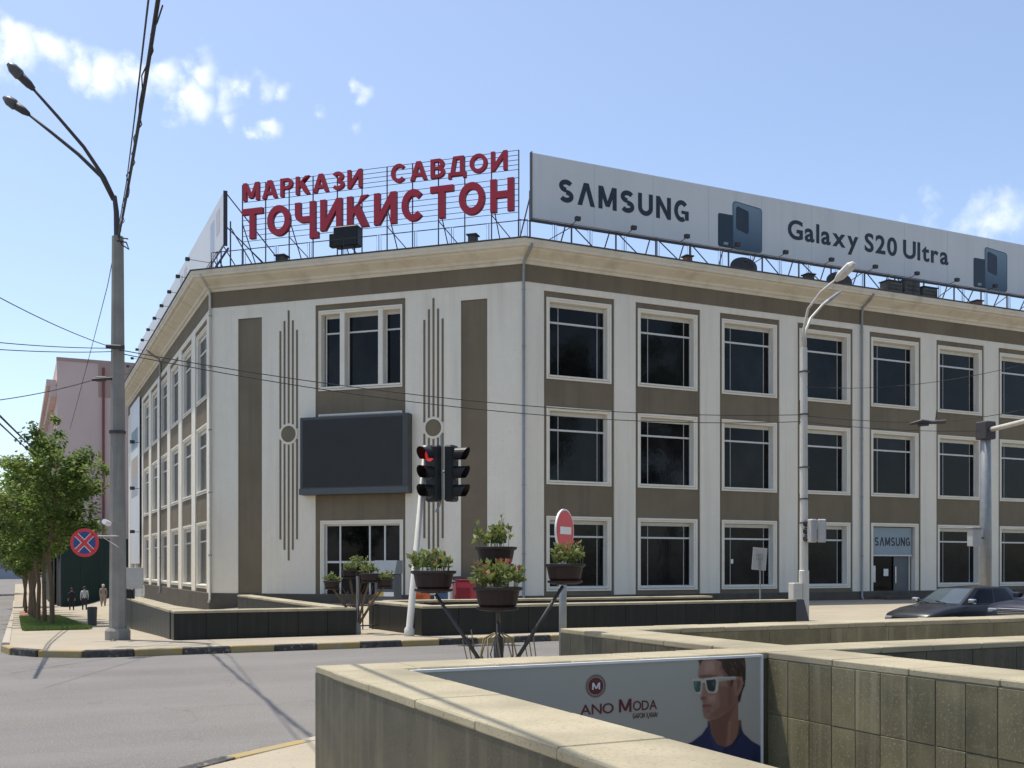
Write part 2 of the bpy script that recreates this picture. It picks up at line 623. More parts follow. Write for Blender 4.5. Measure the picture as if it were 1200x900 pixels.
def stroke_glyph(ch, t=.2):
    """heavy sans capital as (width, list of closed outlines), cap height 1"""
    def bar(x0, z0, x1, z1):
        return [(x0, z0), (x1, z0), (x1, z1), (x0, z1)]

    def path(pts):
        L, Rr = [], []
        for i, p in enumerate(pts):
            a, b = pts[max(0, i - 1)], pts[min(len(pts) - 1, i + 1)]
            d = Vector((b[0] - a[0], b[1] - a[1])).normalized()
            L.append((p[0] - d.y * t / 2, p[1] + d.x * t / 2))
            Rr.append((p[0] + d.y * t / 2, p[1] - d.x * t / 2))
        return L, Rr

    def arc(cx, cz, rx, rz, a0, a1, n=18):
        rx, rz = rx - t / 2, rz - t / 2
        L, Rr = path([(cx + rx * math.cos(R(lerp(a0, a1, i / n))), cz + rz * math.sin(R(lerp(a0, a1, i / n)))) for i in range(n + 1)])
        return [('strip', L, Rr)]
    h = .5
    if ch in 'МM':
        w = .98
        return w, [bar(0, 0, t, 1), bar(w - t, 0, w, 1), [(0, 1), (w / 2 - t * .5, .12), (w / 2 + t * .42, .12), (t * 1.15, 1)], [(w, 1), (w - t * 1.15, 1), (w / 2 - t * .42, .12), (w / 2 + t * .5, .12)]]
    if ch in 'АΛ':
        w = .92
        q = [[(0, 0), (t * 1.1, 0), (w / 2 + t * .5, 1), (w / 2 - t * .6, 1)], [(w, 0), (w / 2 + t * .6, 1), (w / 2 - t * .5, 1), (w - t * 1.1, 0)]]
        return w, q + ([bar(.25, .2, w - .25, .2 + t * .85)] if ch == 'А' else [])
    if ch in 'РB':
        w = .74
        return w, [bar(0, 0, t, 1), bar(t, 1 - t * .9, w - .3, 1), bar(t, .38, w - .3, .38 + t * .9)] + arc(w - .32, .69, .32, .31, -90, 90)
    if ch == 'В':
        w = .76
        return w, [bar(0, 0, t, 1), bar(t, 1 - t * .85, w - .3, 1), bar(t, .44, w - .3, .44 + t * .75), bar(t, 0, w - .3, t * .85)] + arc(w - .33, .72, .30, .28, -90, 90) + arc(w - .31, .29, .31, .29, -90, 90)
    if ch == 'К':
        w = .84
        return w, [bar(0, 0, t, 1), [(t, .34), (w - t * 1.35, 1), (w - .02, 1), (t, .62)], [(t * 1.3, .48), (t * 2.2, .72), (w, 0), (w - t * 1.35, 0)]]
    if ch == 'З':
        w = .72
        return w, arc(w / 2 - .02, .73, .34, .27, 155, -90) + arc(w / 2, .285, .36, .285, 90, -155)
    if ch in 'ИN':
        w = .84
        a, b = ((t * .6, .0), (w - t * .6, 1)) if ch == 'И' else ((t * .6, 1), (w - t * .6, 0))
        k = t * .62
        s_ = 1 if ch == 'И' else -1
        e = .36
        d = [(t * .95, 0), (w - t * .95, 1 - e), (w - t * .95, 1), (t * .95, e)] if ch == 'И' else [(t * .95, 1), (t * .95, 1 - e), (w - t * .95, 0), (w - t * .95, e)]
        return w, [bar(0, 0, t, 1), bar(w - t, 0, w, 1), d]
    if ch == 'С':
        w = .86
        return w, arc(w / 2, h, w / 2, h, 42, 318, 26)
    if ch == 'О':
        w = .92
        return w, arc(w / 2, h, w / 2, h, 0, 360, 30)
    if ch == 'Д':
        w = .94
        return w, [bar(0, -.16, t * .8, .16), bar(w - t * .8, -.16, w, .16), bar(t * .8, 0, w - t * .8, .17), [(.12, .17), (.12 + t, .17), (.26 + t, 1), (.26, 1)], bar(w - .12 - t, .17, w - .12, 1), bar(.26, 1 - t * .85, w - .12, 1)]
    if ch == 'Т':
        w = .84
        return w, [bar(0, 1 - t * .9, w, 1), bar(w / 2 - t / 2, 0, w / 2 + t / 2, 1 - t * .9)]
    if ch == 'Ҷ':
        w = .80
        return w, [bar(w - t, 0, w, 1), bar(0, .62, t, 1), bar(.28, .34, w - t, .34 + t * .9)] + arc(.30, .64, .30, .30, 180, 270) + [bar(w - t, -.2, w + .12, 0)]
    if ch == 'Н':
        w = .82
        return w, [bar(0, 0, t, 1), bar(w - t, 0, w, 1), bar(t, .42, w - t, .42 + t * .9)]
    if ch == 'S':
        w = .80
        return w, arc(w / 2, .72, .37, .28, 28, 270) + arc(w / 2, .28, .38, .28, 90, -152)
    if ch == 'U':
        w = .82
        return w, [bar(0, .36, t, 1), bar(w - t, .36, w, 1)] + arc(w / 2, .38, w / 2, .38, 180, 360)
    if ch == 'G':
        w = .84
        return w, arc(w / 2, h, w / 2, h, 42, 300, 26) + [bar(w - t, .1, w, .52), bar(w / 2, .38, w - t, .52)]
    raise KeyError(ch)


def stroke_lettering(text, x0, x1, zb, zt, y, depth, mats, parent, fr, t=.2, gap=.17, space=.55):
    """signwriter's capitals: every letter one mesh of welded bars and bends"""
    G, cur = [], 0
    for ch in text:
        if ch == ' ':
            cur += space
            continue
        w, st = stroke_glyph(ch, t)
        G.append((cur, st))
        cur += w + gap
    sx, sz = (x1 - x0) / (cur - gap), zt - zb
    for dx, st in G:
        mb = MB()
        for n, q in enumerate(st):
            yy = y - .0015 * n
            X = lambda p: (x0 + (p[0] + dx) * sx, zb + p[1] * sz)
            if isinstance(q, tuple):
                polys = [[q[1][i], q[2][i], q[2][i + 1], q[1][i + 1]] for i in range(len(q[1]) - 1)]
            else:
                polys = [q]
            for P in polys:
                a = [X(p) for p in P]
                ar = sum(a[i][0] * a[(i + 1) % len(a)][1] - a[(i + 1) % len(a)][0] * a[i][1] for i in range(len(a)))
                if ar < 0:
                    a = a[::-1]
                mb.poly([(p[0], yy, p[1]) for p in a], 0)
                if depth > .02:
                    mb.poly([(p[0], y + depth, p[1]) for p in a[::-1]], 1)
            edges = []
            if isinstance(q, tuple):
                for side in (q[1], q[2]):
                    edges += list(zip(side, side[1:]))
                edges += [(q[1][0], q[2][0]), (q[1][-1], q[2][-1])]
            else:
                edges = list(zip(q, q[1:] + q[:1]))
            for p, r in edges:
                p, r = X(p), X(r)
                mb.quad((p[0], yy, p[1]), (r[0], yy, r[1]), (r[0], y + depth, r[1]), (p[0], y + depth, p[1]), 1)
        add('letter', mb, mats, parent, fr)


# ------------------------------------------------------------------ ground
def gz(a, b):
    z = 0.0
    if b > 24:
        w = 1 - smooth01((a - 4) / 8)
        z -= .029 * (min(b, 92) - 24) * w
    if a > 13 and b < 22.5:
        z -= .02 * (min(a, 30) - 13) * smooth01((b - 14.6) / 1.5)
    return z


def kerb_b(a):
    """front line of the far pavement, with its rounded street corner"""
    base = 21.42 + .03 * (a - 1.6)
    if a < 1.9:
        t = (1.9 - a) / 2.1
        base += 2.3 * (1 - math.sqrt(max(0, 1 - t * t)))
    return base


NK = [(-.9, -8), (-.5, 4), (-.1, 6.8), (.5, 8.0), (1.67, 9.05), (2.7, 9.8), (4.5, 11.2), (7, 13), (9, 14.1), (12, 14.6), (80, 16.5)]


def near_b(a):
    for (a0, b0), (a1, b1) in zip(NK, NK[1:]):
        if a <= a1:
            return lerp(b0, b1, (a - a0) / (a1 - a0))
    return NK[-1][1]


def grid(us, vs_of, zf):
    mb = MB()
    nv = len(vs_of(us[0]))
    for u in us:
        for v in vs_of(u):
            mb.v.append((u, v, zf(u, v)))
    for i in range(len(us) - 1):
        for j in range(nv - 1):
            mb.f.append((i * nv + j, (i + 1) * nv + j, (i + 1) * nv + j + 1, i * nv + j + 1))
            mb.m.append(0)
    return mb


ga = [-1500, -500, -200, -100, -50, -25, -12, -6, -3, 0, 2, 4, 5, 6, 7, 8, 9, 10, 11, 12, 13, 16, 20, 24, 28, 34, 50, 90, 200, 600, 1500]
gb = [-600, -200, -80, -30, -10, 0, 5, 10, 14, 14.6, 15.2, 16.1, 18, 20, 21.5, 22.6, 24, 28, 34, 40, 50, 60, 70, 80, 92, 110, 150, 220, 350, 700, 1800]
# a hole for the two stairwells is not needed: the road sheet starts beyond the near kerb and runs round them at a lower level


def road_z(a, b):
    if 2.0 <= a <= 60 and b <= 10:
        return -3.0
    return gz(a, b)


ga2 = sorted(set(ga + [1.95, 2.05, 60, 60.1]))
gb2 = sorted(set(gb + [9.95, 10.05]))
struct(add('road', grid(ga2, lambda u: gb2, road_z), asphalt))

pa = [-.2, -.1, .1, .35, .7, 1.1, 1.5, 1.9, 2.5, 3, 4, 5, 6, 7, 8, 9, 10, 11, 12, 14, 20, 40, 90]
tb = [0, .02, .05, .08, .12, .17, .22, .28, .34, .4, .5, .7, 1]
struct(add('pavement', grid(pa, lambda u: [lerp(kerb_b(u) + .1, 230, t * t * .6 + t * .4) for t in tb], lambda a, b: gz(a, max(b, 22.6)) + .13), paving))

# near pavement in pieces that leave the stairwells open
mb = grid([-.75, -.3, .2, .8, 1.4, 2.05], lambda u: [lerp(-8, near_b(u) - .1, t / 8) for t in range(9)], lambda a, b: .13)
for part_ in (grid([2.05, 3, 4, 5, 5.9], lambda u: [lerp(7.4, near_b(u) - .1, t / 5) for t in range(6)], lambda a, b: .13),
              grid([5.9, 7, 8, 9, 12, 20, 40, 70], lambda u: [lerp(7.8, near_b(u) - .1, t / 5) for t in range(6)], lambda a, b: .13)):
    k = len(mb.v)
    mb.v += part_.v
    mb.f += [tuple(i + k for i in f) for f in part_.f]
    mb.m += part_.m
near_pave = struct(add('pavement', mb, paving))


def kerbstones(owner_name, pts, length, colours, top, h=.3, wdt=.16, zf=gz):
    """walk a polyline and lay one bevelled stone per step, each a child of the kerb"""
    own = struct(add(owner_name, MB().tube([(p[0], p[1], zf(*p) - .12) for p in pts], .03, 4), kerb_c))
    P = [Vector(p) for p in pts]
    acc, i, cur = 0, 0, P[0]
    n = 0
    while i < len(P) - 1:
        need, start = length * random.uniform(.96, 1.04), cur
        while i < len(P) - 1 and (P[i + 1] - cur).length < need:
            need -= (P[i + 1] - cur).length
            cur = P[i + 1]
            i += 1
        if i >= len(P) - 1:
            break
        cur = cur + (P[i + 1] - cur).normalized() * need
        d = cur - start
        mid = (start + cur) / 2
        L = d.length - .012
        m = MB().bbox(-L / 2, L / 2, -wdt / 2, wdt / 2, -h, 0, .018)
        o = add('kerbstone', m, colours[n % len(colours)], own,
                frame(mid.x, mid.y, zf(mid.x, mid.y) + top + random.uniform(-.006, .006), math.atan2(d.y, d.x) + random.uniform(-.006, .006)))
        n += 1
    return own


corner = [(-.2, 24.6)] + [(a, kerb_b(a)) for a in (-.2, -.12, 0, .2, .45, .8, 1.2, 1.6, 2, 3, 5, 8, 11, 15, 20, 26)]
kerbstones('kerb', corner, .92, [kerb_k, kerb_y], .14)
# pattern repeats as black and yellow after the plain first stone
kerbstones('kerb', [(-.2, 24.6), (-.2, 40), (-.2, 60), (-.2, 90), (-.2, 120)], 1.6, [kerb_c], .14)
kerbstones('kerb', [(a, b) for a, b in NK if 3 < b < 15] + [(20, 14.85)], .95, [kerb_y, kerb_c, kerb_k], .14, zf=lambda a, b: 0.0)

# ------------------------------------------------------------------ department store
CL = Vector((7.85, 48.28))      # left corner of the cut-off front
CR = Vector((18.57, 38.23))     # right corner
d_ch = (CR - CL).normalized()
n_ch = Vector((d_ch.y, -d_ch.x))        # outwards
CH_LEN = (CR - CL).length
END_L, END_R = 86.0, 66.0
FR_R = frame(CR.x, CR.y, 0, 0)
FR_C = frame(CL.x, CL.y, 0, math.atan2(d_ch.y, d_ch.x))
FR_L = frame(CL.x, END_L, 0, -math.pi / 2)
LEN_L = END_L - CL.y
LEN_R = END_R - CR.x

store = thing('department_store', 'three-storey white and brown department store with cut-off corner and dark windows', 'building', (12, 46, -1))


def outline(o):
    k = n_ch.dot(CL) + o
    a = CL.x - o
    p1 = Vector((a, (k - n_ch.x * a) / n_ch.y))
    b = CR.y - o
    p2 = Vector(((k - n_ch.y * b) / n_ch.x, b))
    return [Vector((a, END_L + o)), p1, p2, Vector((END_R + o, b))]


def sweep(name, prof, m, parent=store, smooth=False):
    """profile of (out, z) points swept along the three street fronts"""
    out = MB()
    rows = []
    for o, z in prof:
        k = len(out.v)
        out.v += [(p.x, p.y, z) for p in outline(o)]
        rows.append(k)
    for p, q in zip(rows, rows[1:]):
        for j in range(3):
            out.f.append((p + j, p + j + 1, q + j + 1, q + j))
            out.m.append(0)
    return add(name, out, m, parent, smooth=smooth)


sweep('brown_band', [(-.3, 13.29), (.02, 13.29), (.02, 13.99), (-.3, 13.99)], brown)
sweep('cornice', [(-.3, 13.985), (.06, 13.985), (.07, 14.10), (.16, 14.13), (.20, 14.22), (.42, 14.33), (.62, 14.42), (.66, 14.48), (.80, 14.50), (.82, 14.60), (.87, 14.64), (.88, 14.76), (.70, 14.77)], cream)
sweep('roof_edge', [(.93, 14.775), (.93, 14.81), (-1.0, 14.90), (-1.0, 14.775), (.93, 14.775)], tar)
sweep('wall_head', [(-.3, 13.02), (0, 13.02), (0, 13.289), (-.3, 13.289)], white)
sweep('plinth', [(.05, -3), (.05, .50), (.02, .53), (-.3, .53)], plinth_m)
# closed body behind the fronts
o_ = outline(-.75)
mb = MB()
poly = [(p.x, p.y) for p in o_] + [(END_R - .8, 62), (30, 62), (30, END_L - .8)]
for i in range(len(poly)):
    p, q = poly[i], poly[(i + 1) % len(poly)]
    mb.quad((*p, -3), (*q, -3), (*q, 14.7), (*p, 14.7))
mb.poly([(*p, 14.7) for p in poly])
add('inner_wall', mb, plinth_m, store)
mb = MB()
poly = [(p.x, p.y) for p in outline(-.95)] + [(END_R, 62.3), (30.3, 62.3), (30.3, END_L)]
mb.poly([(*p, 14.86) for p in poly])
add('roof', mb, tar, store)

PAN_TOP = 13.02
WIN = {0: (.70, 3.80), 1: (5.10, 8.30), 2: (9.43, 12.78)}


def panel(u0, u1, holes, fr, z0=.3, z1=PAN_TOP, y=.06):
    """brown recessed bay with window openings cut in it"""
    m = MB()
    zs = sorted({z0, z1, *[h[2] for h in holes], *[h[3] for h in holes]})
    for za, zb in zip(zs, zs[1:]):
        cut = [h for h in holes if h[2] <= za and h[3] >= zb]
        if cut:
            h = cut[0]
            m.quad((u0, y, za), (h[0], y, za), (h[0], y, zb), (u0, y, zb))
            m.quad((h[1], y, za), (u1, y, za), (u1, y, zb), (h[1], y, zb))
        else:
            m.quad((u0, y, za), (u1, y, za), (u1, y, zb), (u0, y, zb))
    m.quad((u0, y, z1), (u1, y, z1), (u1, y + .3, z1), (u0, y + .3, z1))
    return add('bay_panel', m, brown, store, fr)


def pilaster(u0, u1, fr, z1=13.021, m=white):
    mb = MB()
    for p, q in (((u0, .3), (u0, 0)), ((u0, 0), (u1, 0)), ((u1, 0), (u1, .3))):
        mb.quad((*p, .3), (*q, .3), (*q, z1), (*p, z1))
    return add('pilaster', mb, m, store, fr)


def window_surround(w, h, aw=.16, y0=.02, depth=.42, ah=.16):
    """moulded surround with splayed reveal"""
    m = MB()
    def ring(ix, iz, y):
        return [(ix, y, iz * .9), (w - ix, y, iz * .9), (w - ix, y, h - iz), (ix, y, h - iz)]
    rows = [ring(0, 0, .07), ring(0, 0, y0), ring(aw * .45, ah * .45, y0), ring(aw * .5, ah * .5, y0 + .04), ring(aw, ah, y0 + .05), ring(aw, ah, y0 + depth + .05)]
    for p, q in zip(rows, rows[1:]):
        for j in range(4):
            k = (j + 1) % 4
            m.quad(p[j], p[k], q[k], q[j])
    return m


def make_window(w, h, vbars, hbars, aw=.17, depth=.42, fr=ID, tops=.15, bar=.032, bold_h=.075):
    """surround, sill, panes and bars; the window itself is the surround mesh, a part of the store"""
    win = add('window', window_surround(w, h, aw, depth=depth), architrave_m, store, fr)
    gx0, gx1, gz0, gz1 = aw + .03, w - aw - .03, .20, h - aw - tops
    yg = .02 + depth
    m = MB()
    for (x0, x1, z0, z1) in ((aw, gx0, .1, h - aw), (gx1, w - aw, .1, h - aw), (gx0, gx1, .1, gz0), (gx0, gx1, gz1, h - aw)):
        m.box(x0, x1, yg - .04, yg + .03, z0, z1)
    add('sash', m, pvc, win, fr)
    add('sill', MB().bbox(aw - .05, w - aw + .05, .0, yg - .045, .10, .165, .01), architrave_m, win, fr)
    xs = [gx0] + [lerp(gx0, gx1, t) for t in vbars] + [gx1]
    zs = [gz0] + [lerp(gz0, gz1, t) for t in hbars] + [gz1]
    for x in xs[1:-1]:
        add('mullion', MB().box(x - bar / 2, x + bar / 2, yg - .015, yg + .02, gz0, gz1), bar_m, win, fr)
    for z in zs[1:-1]:
        add('transom', MB().box(gx0, gx1, yg - .05, yg + .022, z - bold_h / 2, z + bold_h / 2), pvc, win, fr)
    for i in range(len(xs) - 1):
        for j in range(len(zs) - 1):
            m = MB().box(xs[i], xs[i + 1], -.004, .004, zs[j], zs[j + 1])
            o = add('pane', m, glass, win, fr @ Matrix.Translation((0, yg + .015, 0)))
    return win


def jitter_panes(win):
    for ch in win.children:
        if ch.name.startswith('pane'):
            ch.rotation_euler.x += random.uniform(-.004, .004)
            ch.rotation_euler.z += random.uniform(-.004, .004)


WW = 3.08
PITCH, PW = 4.392, 3.34
NB = 10
SHOP = 4
protos = {}
for fl, (z0, z1) in WIN.items():
    protos[fl] = make_window(WW, z1 - z0, (.19, .887), (.775 if fl else .80,), depth=.36, fr=FR_R @ Matrix.Translation((.95 + .13, 0, z0)))
us = [0]
for k in range(NB):
    u0 = .95 + PITCH * k
    us += [u0, u0 + PW]
    holes = []
    for fl, (z0, z1) in WIN.items():
        if k == SHOP and fl == 0:
            holes.append((u0 + .13, u0 + .13 + WW, .3, z1))
            continue
        holes.append((u0 + .13, u0 + .13 + WW, z0, z1))
        if k:
            w = copy_tree(protos[fl], WM[protos[fl].name] @ Matrix.Identity(4) if False else Matrix.Translation((PITCH * k, 0, 0)) @ WM[protos[fl].name], store)
            jitter_panes(w)
    panel(u0, u0 + PW, holes, FR_R)
us.append(LEN_R)
for p, q in zip(us[0::2], us[1::2]):
    pilaster(p, q, FR_R)

for k, x, z, w_, h_ in ((2, .75, 1.15, .13, .2),):
    add('notice', MB().box(u_ := .95 + PITCH * k + .13 + x, u_ + w_, .375, .385, z + .7, z + .7 + h_), sign_white, store, FR_R)
# shop door in the fifth bay
u0 = .95 + PITCH * SHOP + .13
fr = FR_R @ Matrix.Translation((u0, 0, 0))
door = add('shop_entrance', window_surround(WW, 3.82, .17, depth=.30), architrave_m, store, fr)
for ch in (('fascia_panel', MB().box(.30, WW - .30, .20, .30, 2.28, 3.62), shop_blue), ('fascia_edge', MB().box(.28, WW - .28, .17, .31, 2.22, 2.28), pvc),
           ('pane', MB().box(.30, WW - .3, .40, .43, .3, 2.22), glass), ('door_post', MB().box(.28, .36, .3, .36, .3, 2.22), pvc),
           ('door_post', MB().box(WW - .36, WW - .28, .3, .36, -.1, 2.22), pvc), ('door_leaf', MB().box(1.75, 2.7, .33, .37, .3, 2.2), kiosk_m),
           ('handle', MB().tube([(1.82, .27, .9), (1.82, .27, 1.7)], .025, 6), chrome), ('notice', MB().box(1.15, 1.45, .385, .395, 1.25, 1.6), sign_white),
           ('notice', MB().box(.42, .62, .385, .395, .95, 1.75), sign_white), ('step', MB().bbox(.25, WW - .6, -.75, .2, -.02, .30, .015), plinth_m),
           ('step', MB().bbox(.1, WW - .45, -1.15, -.75, -.02, .15, .015), plinth_m)):
    add(ch[0], ch[1], ch[2], door, fr)
stroke_lettering('SΛMSUNG', .38, WW - .40, 2.72, 3.14, .188, .008, [ink, ink], door, fr, .17, .2)

# left front
PL = 4.63
fl_c = [50.87 + PL * k for k in range(8)]
us = [0]
lprotos = {}
for k, b in reversed(list(enumerate(fl_c))):
    uc = END_L - b
    us += [uc - 1.72, uc + 1.72]
    holes = [(uc - WW / 2, uc + WW / 2, z0, z1) for z0, z1 in WIN.values()]
    panel(uc - 1.72, uc + 1.72, holes, FR_L)
    for fl, (z0, z1) in WIN.items():
        f_l = FR_L @ Matrix.Translation((uc - WW / 2, 0, z0))
        if k == 7:
            lprotos[fl] = (make_window(WW, z1 - z0, (.5,), (.775,), depth=.2, fr=f_l), f_l)
        else:
            src, f_s = lprotos[fl]
            w = copy_tree(src, f_l @ f_s.inverted() @ WM[src.name], store)
            jitter_panes(w)
us.append(LEN_L)
for p, q in zip(us[0::2], us[1::2]):
    pilaster(p, q, FR_L)

# cut-off front: strips, ornaments, centre bay
SP0, SP1 = 5.28, 9.51
h3 = (5.42, 9.35, 9.30, 12.77)
h2 = (5.42, 9.35, 4.95, 8.29)
h1 = (5.50, 9.39, .25, 3.70)
panel(SP0, SP1, [h1, h2, h3], FR_C)
for p, q in ((0, 1.44), (2.65, SP0), (SP1, 12.0), (13.155, CH_LEN)):
    pilaster(p, q, FR_C)
for p, q in ((1.44, 2.65), (12.0, 13.155)):
    mb = MB()
    mb.quad((p, .05, .3), (q, .05, .3), (q, .05, 12.70), (p, .05, 12.70))
    mb.quad((p, .05, 12.70), (q, .05, 12.70), (q, .0, 12.70), (p, .0, 12.70))
    add('brown_strip', mb, brown, store, FR_C)
    add('strip_head', MB().box(p - .001, q + .001, 0, .3, 12.702, 13.021), white, store, FR_C)
for sc in (3.98, 10.785):
    orn = add('ornament', MB().disc_y(sc, 7.50, .355, -.02, .01, 32), brown, store, FR_C)
    ringm = MB()
    n = 40
    for j in range(n):
        a0, a1 = 2 * math.pi * j / n, 2 * math.pi * (j + 1) / n
        P = lambda r, a, y: (sc + r * math.cos(a), y, 7.50 + r * math.sin(a))
        ringm.quad(P(.36, a0, -.035), P(.45, a0, -.035), P(.45, a1, -.035), P(.36, a1, -.035))
        ringm.quad(P(.45, a0, -.035), P(.45, a0, .01), P(.45, a1, .01), P(.45, a1, -.035))
        ringm.quad(P(.36, a0, .01), P(.36, a0, -.035), P(.36, a1, -.035), P(.36, a1, .01))
    add('ring', ringm, white, orn, FR_C)
    for i, (zt, zb) in enumerate(((12.02, 2.90), (12.45, 2.45), (12.90, 1.98), (12.45, 2.45), (12.02, 2.90))):
        x = sc + (i - 2) * .205
        yo = math.sqrt(max(0, .47 ** 2 - (x - sc) ** 2))
        add('fillet', MB().box(x - .045, x + .045, -.014, .005, 7.50 + yo, zt), brown, orn, FR_C)
        add('fillet', MB().box(x - .045, x + .045, -.014, .005, zb, 7.50 - yo), brown, orn, FR_C)


def triple_window(h, fr):
    w, hh = h[1] - h[0], h[3] - h[2]
    fr = fr @ Matrix.Translation((h[0], 0, h[2]))
    win = add('window', window_surround(w, hh, .10, depth=.40), architrave_m, store, fr)
    for x0, x1 in ((1.02, 1.24), (2.82, 3.03)):
        add('pier', MB().box(x0, x1, .03, .45, .09, hh - .09), architrave_m, win, fr)
    add('sill', MB().bbox(.08, w - .08, .005, .40, .09, .16, .01), architrave_m, win, fr)
    for x0, x1 in ((.16, 1.02), (1.24, 2.82), (3.03, w - .16)):
        m = MB()
        for q in ((x0, x0 + .06, .16, hh - .1), (x1 - .06, x1, .16, hh - .1), (x0 + .06, x1 - .06, .16, .24), (x0 + .06, x1 - .06, hh - .3, hh - .1)):
            m.box(q[0], q[1], .38, .44, q[2], q[3])
        add('sash', m, pvc, win, fr)
        zt = lerp(.24, hh - .3, .78)
        add('transom', MB().box(x0 + .06, x1 - .06, .385, .44, zt - .035, zt + .035), pvc, win, fr)
        add('pane', MB().box(x0 + .06, x1 - .06, .42, .43, .24, zt - .035), glass, win, fr)
        add('pane', MB().box(x0 + .06, x1 - .06, .42, .43, zt + .035, hh - .3), glass, win, fr)


triple_window(h3, FR_C)
triple_window(h2, FR_C)
w1 = h1[1] - h1[0]
fr = FR_C @ Matrix.Translation((h1[0], 0, h1[2]))
win = add('window', window_surround(w1, 3.45, .15, depth=.25), architrave_m, store, fr)
xs, zs = [.20, .87, 2.27, 2.98, w1 - .2], [.05, 1.66, 3.24]
for x in xs:
    add('mullion', MB().box(x - .035, x + .035, .2, .29, .02, 3.28), pvc, win, fr)
for z in (1.66, 3.26):
    add('transom', MB().box(.16, w1 - .16, .205, .285, z - .045, z + .045), pvc, win, fr)
for i in range(4):
    for j in range(2):
        add('pane', MB().box(xs[i] + .035, xs[i + 1] - .035, .25, .26, zs[j], zs[j + 1]), glass, win, fr)

# drainpipes
for (fr, u) in ((FR_C, .06), (FR_R, -.02), (FR_R, 17.95), (FR_L, LEN_L - 17.2), (FR_R, 39.9)):
    m = MB().tube([(u, -.86, 14.55), (u, -.70, 14.38), (u, -.16, 14.05), (u, -.09, 13.8), (u, -.09, .25), (u, -.2, .12)], .058, 8)
    pipe = add('drainpipe', m, steel if fr is not FR_C else offwhite, store, fr, smooth=True)
    for z in (2.2, 5.0, 7.8, 10.6, 12.9):
        add('clamp', MB().tube([(u, -.09, z), (u, -.09, z + .06)], .075, 8), steel, pipe, fr)

# vinyl banner at the far end of the left front
fr = FR_L
ban = thing('wall_banner', 'tall pale printed banner hung on the far end of the left front', 'banner', (7.6, 79.6, 1.9))
add('sheet', MB().box(END_L - 83, END_L - 76.6, -.16, -.12, 1.9, 13.5), vinyl_left, ban, fr)
mb = MB()
for zz, c in ((11.0, 0), (9.0, 1), (7.6, 2)):
    mb.box(END_L - 82, END_L - 77.6, -.166, -.162, zz - .9, zz + .5, c)
add('printed_patch', mb, [mat('print_teal', (.25, .33, .36)), mat('print_sand', (.42, .36, .28)), mat('print_grey', (.36, .38, .40))], ban, fr)
for zz in (4.0, 7.0, 10.2):
    add('spotlight', MB().box(END_L - 76.9, END_L - 76.6, -.75, -.45, zz, zz + .22).tube([(END_L - 76.75, -.5, zz + .1), (END_L - 76.75, -.15, zz + .1)], .02, 5), dark_steel, ban, fr)

# dark video screen on the cut-off front
scr = thing('video_screen', 'large switched-off dark grey video screen on the corner front', 'screen', tuple((FR_C @ Vector((7.29, -.3, 4.79)))), 0)
add('casing', MB().bbox(4.76, 9.82, -.42, .055, 4.79, 8.12, .02), grey_dk, scr, FR_C)
add('display', MB().box(4.90, 9.55, -.432, -.40, 5.12, 8.00), screen_m, scr, FR_C)
add('lower_lip', MB().box(4.74, 9.84, -.46, -.38, 4.80, 5.06), mat('screen_lip', (.085, .095, .10), (.075, .085, .09), .5), scr, FR_C)

# ------------------------------------------------------------------ roof: sign, billboards, railing, clutter
FR_S = FR_C @ Matrix.Translation((0, 1.0, 0))
sign = thing('roof_sign', 'large dark red Cyrillic lettering on an open steel frame above the corner', 'sign', tuple((FR_S @ Vector((7.6, 0, 14.9)))))
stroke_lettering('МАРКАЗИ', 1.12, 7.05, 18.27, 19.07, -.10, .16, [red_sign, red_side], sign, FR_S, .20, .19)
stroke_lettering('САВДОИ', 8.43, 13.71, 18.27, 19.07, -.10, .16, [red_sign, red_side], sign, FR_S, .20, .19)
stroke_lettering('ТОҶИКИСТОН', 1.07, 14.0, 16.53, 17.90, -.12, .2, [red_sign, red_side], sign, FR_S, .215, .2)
for z in (16.5, 16.74, 16.98, 17.22, 17.46, 17.70, 17.94, 18.28, 18.48, 18.68, 18.88, 19.08):
    add('rail', MB().tube([(.95, .12, z), (14.15, .12, z)], .014, 4), rust_steel, sign, FR_S)
for i in range(12):
    u = .95 + i * 1.2
    add('post', MB().tube([(u, .14, 14.9), (u, .14, 19.1)], .03, 4), rust_steel, sign, FR_S)
    if i % 2 == 0:
        add('brace', MB().tube([(u, .16, 17.3), (u, 1.9, 14.9)], .026, 4), rust_steel, sign, FR_S)
        add('brace', MB().tube([(u, .16, 16.5), (u + 1.2, 1.4, 14.9)], .022, 4), rust_steel, sign, FR_S)

bb = thing('billboard', 'long grey phone advertising billboard above the right front', 'billboard', (35, 39.1, 14.9))
BY = 39.05 - CR.y
A0, A1 = 19.38 - CR.x, 58 - CR.x
bp = add('panel', MB().box(A0, A1, BY, BY + .12, 16.22, 18.92), vinyl, bb, FR_R)
for i in range(1, 13):
    u = lerp(A0, A1, i / 13)
    add('panel_seam', MB().box(u - .008, u + .008, BY - .004, BY + .01, 16.24, 18.90), mat('seam', (.52, .525, .515)), bp, FR_R)
add('panel_edge', MB().box(A0 - .03, A0, BY - .03, BY + .16, 16.15, 18.97), dark_steel, bb, FR_R)
stroke_lettering('SΛMSUNG', 20.62 - CR.x, 27.2 - CR.x, 17.08, 18.05, BY - .012, .008, [ink, ink], bp, FR_R, .215, .19)
lettering('Galaxy S20 Ultra', 32.8 - CR.x, 43.2 - CR.x, 17.15, 18.06, BY - .012, .008, [ink, ink], bp, FR_R, bold=.026, gap=.085, space=.22)


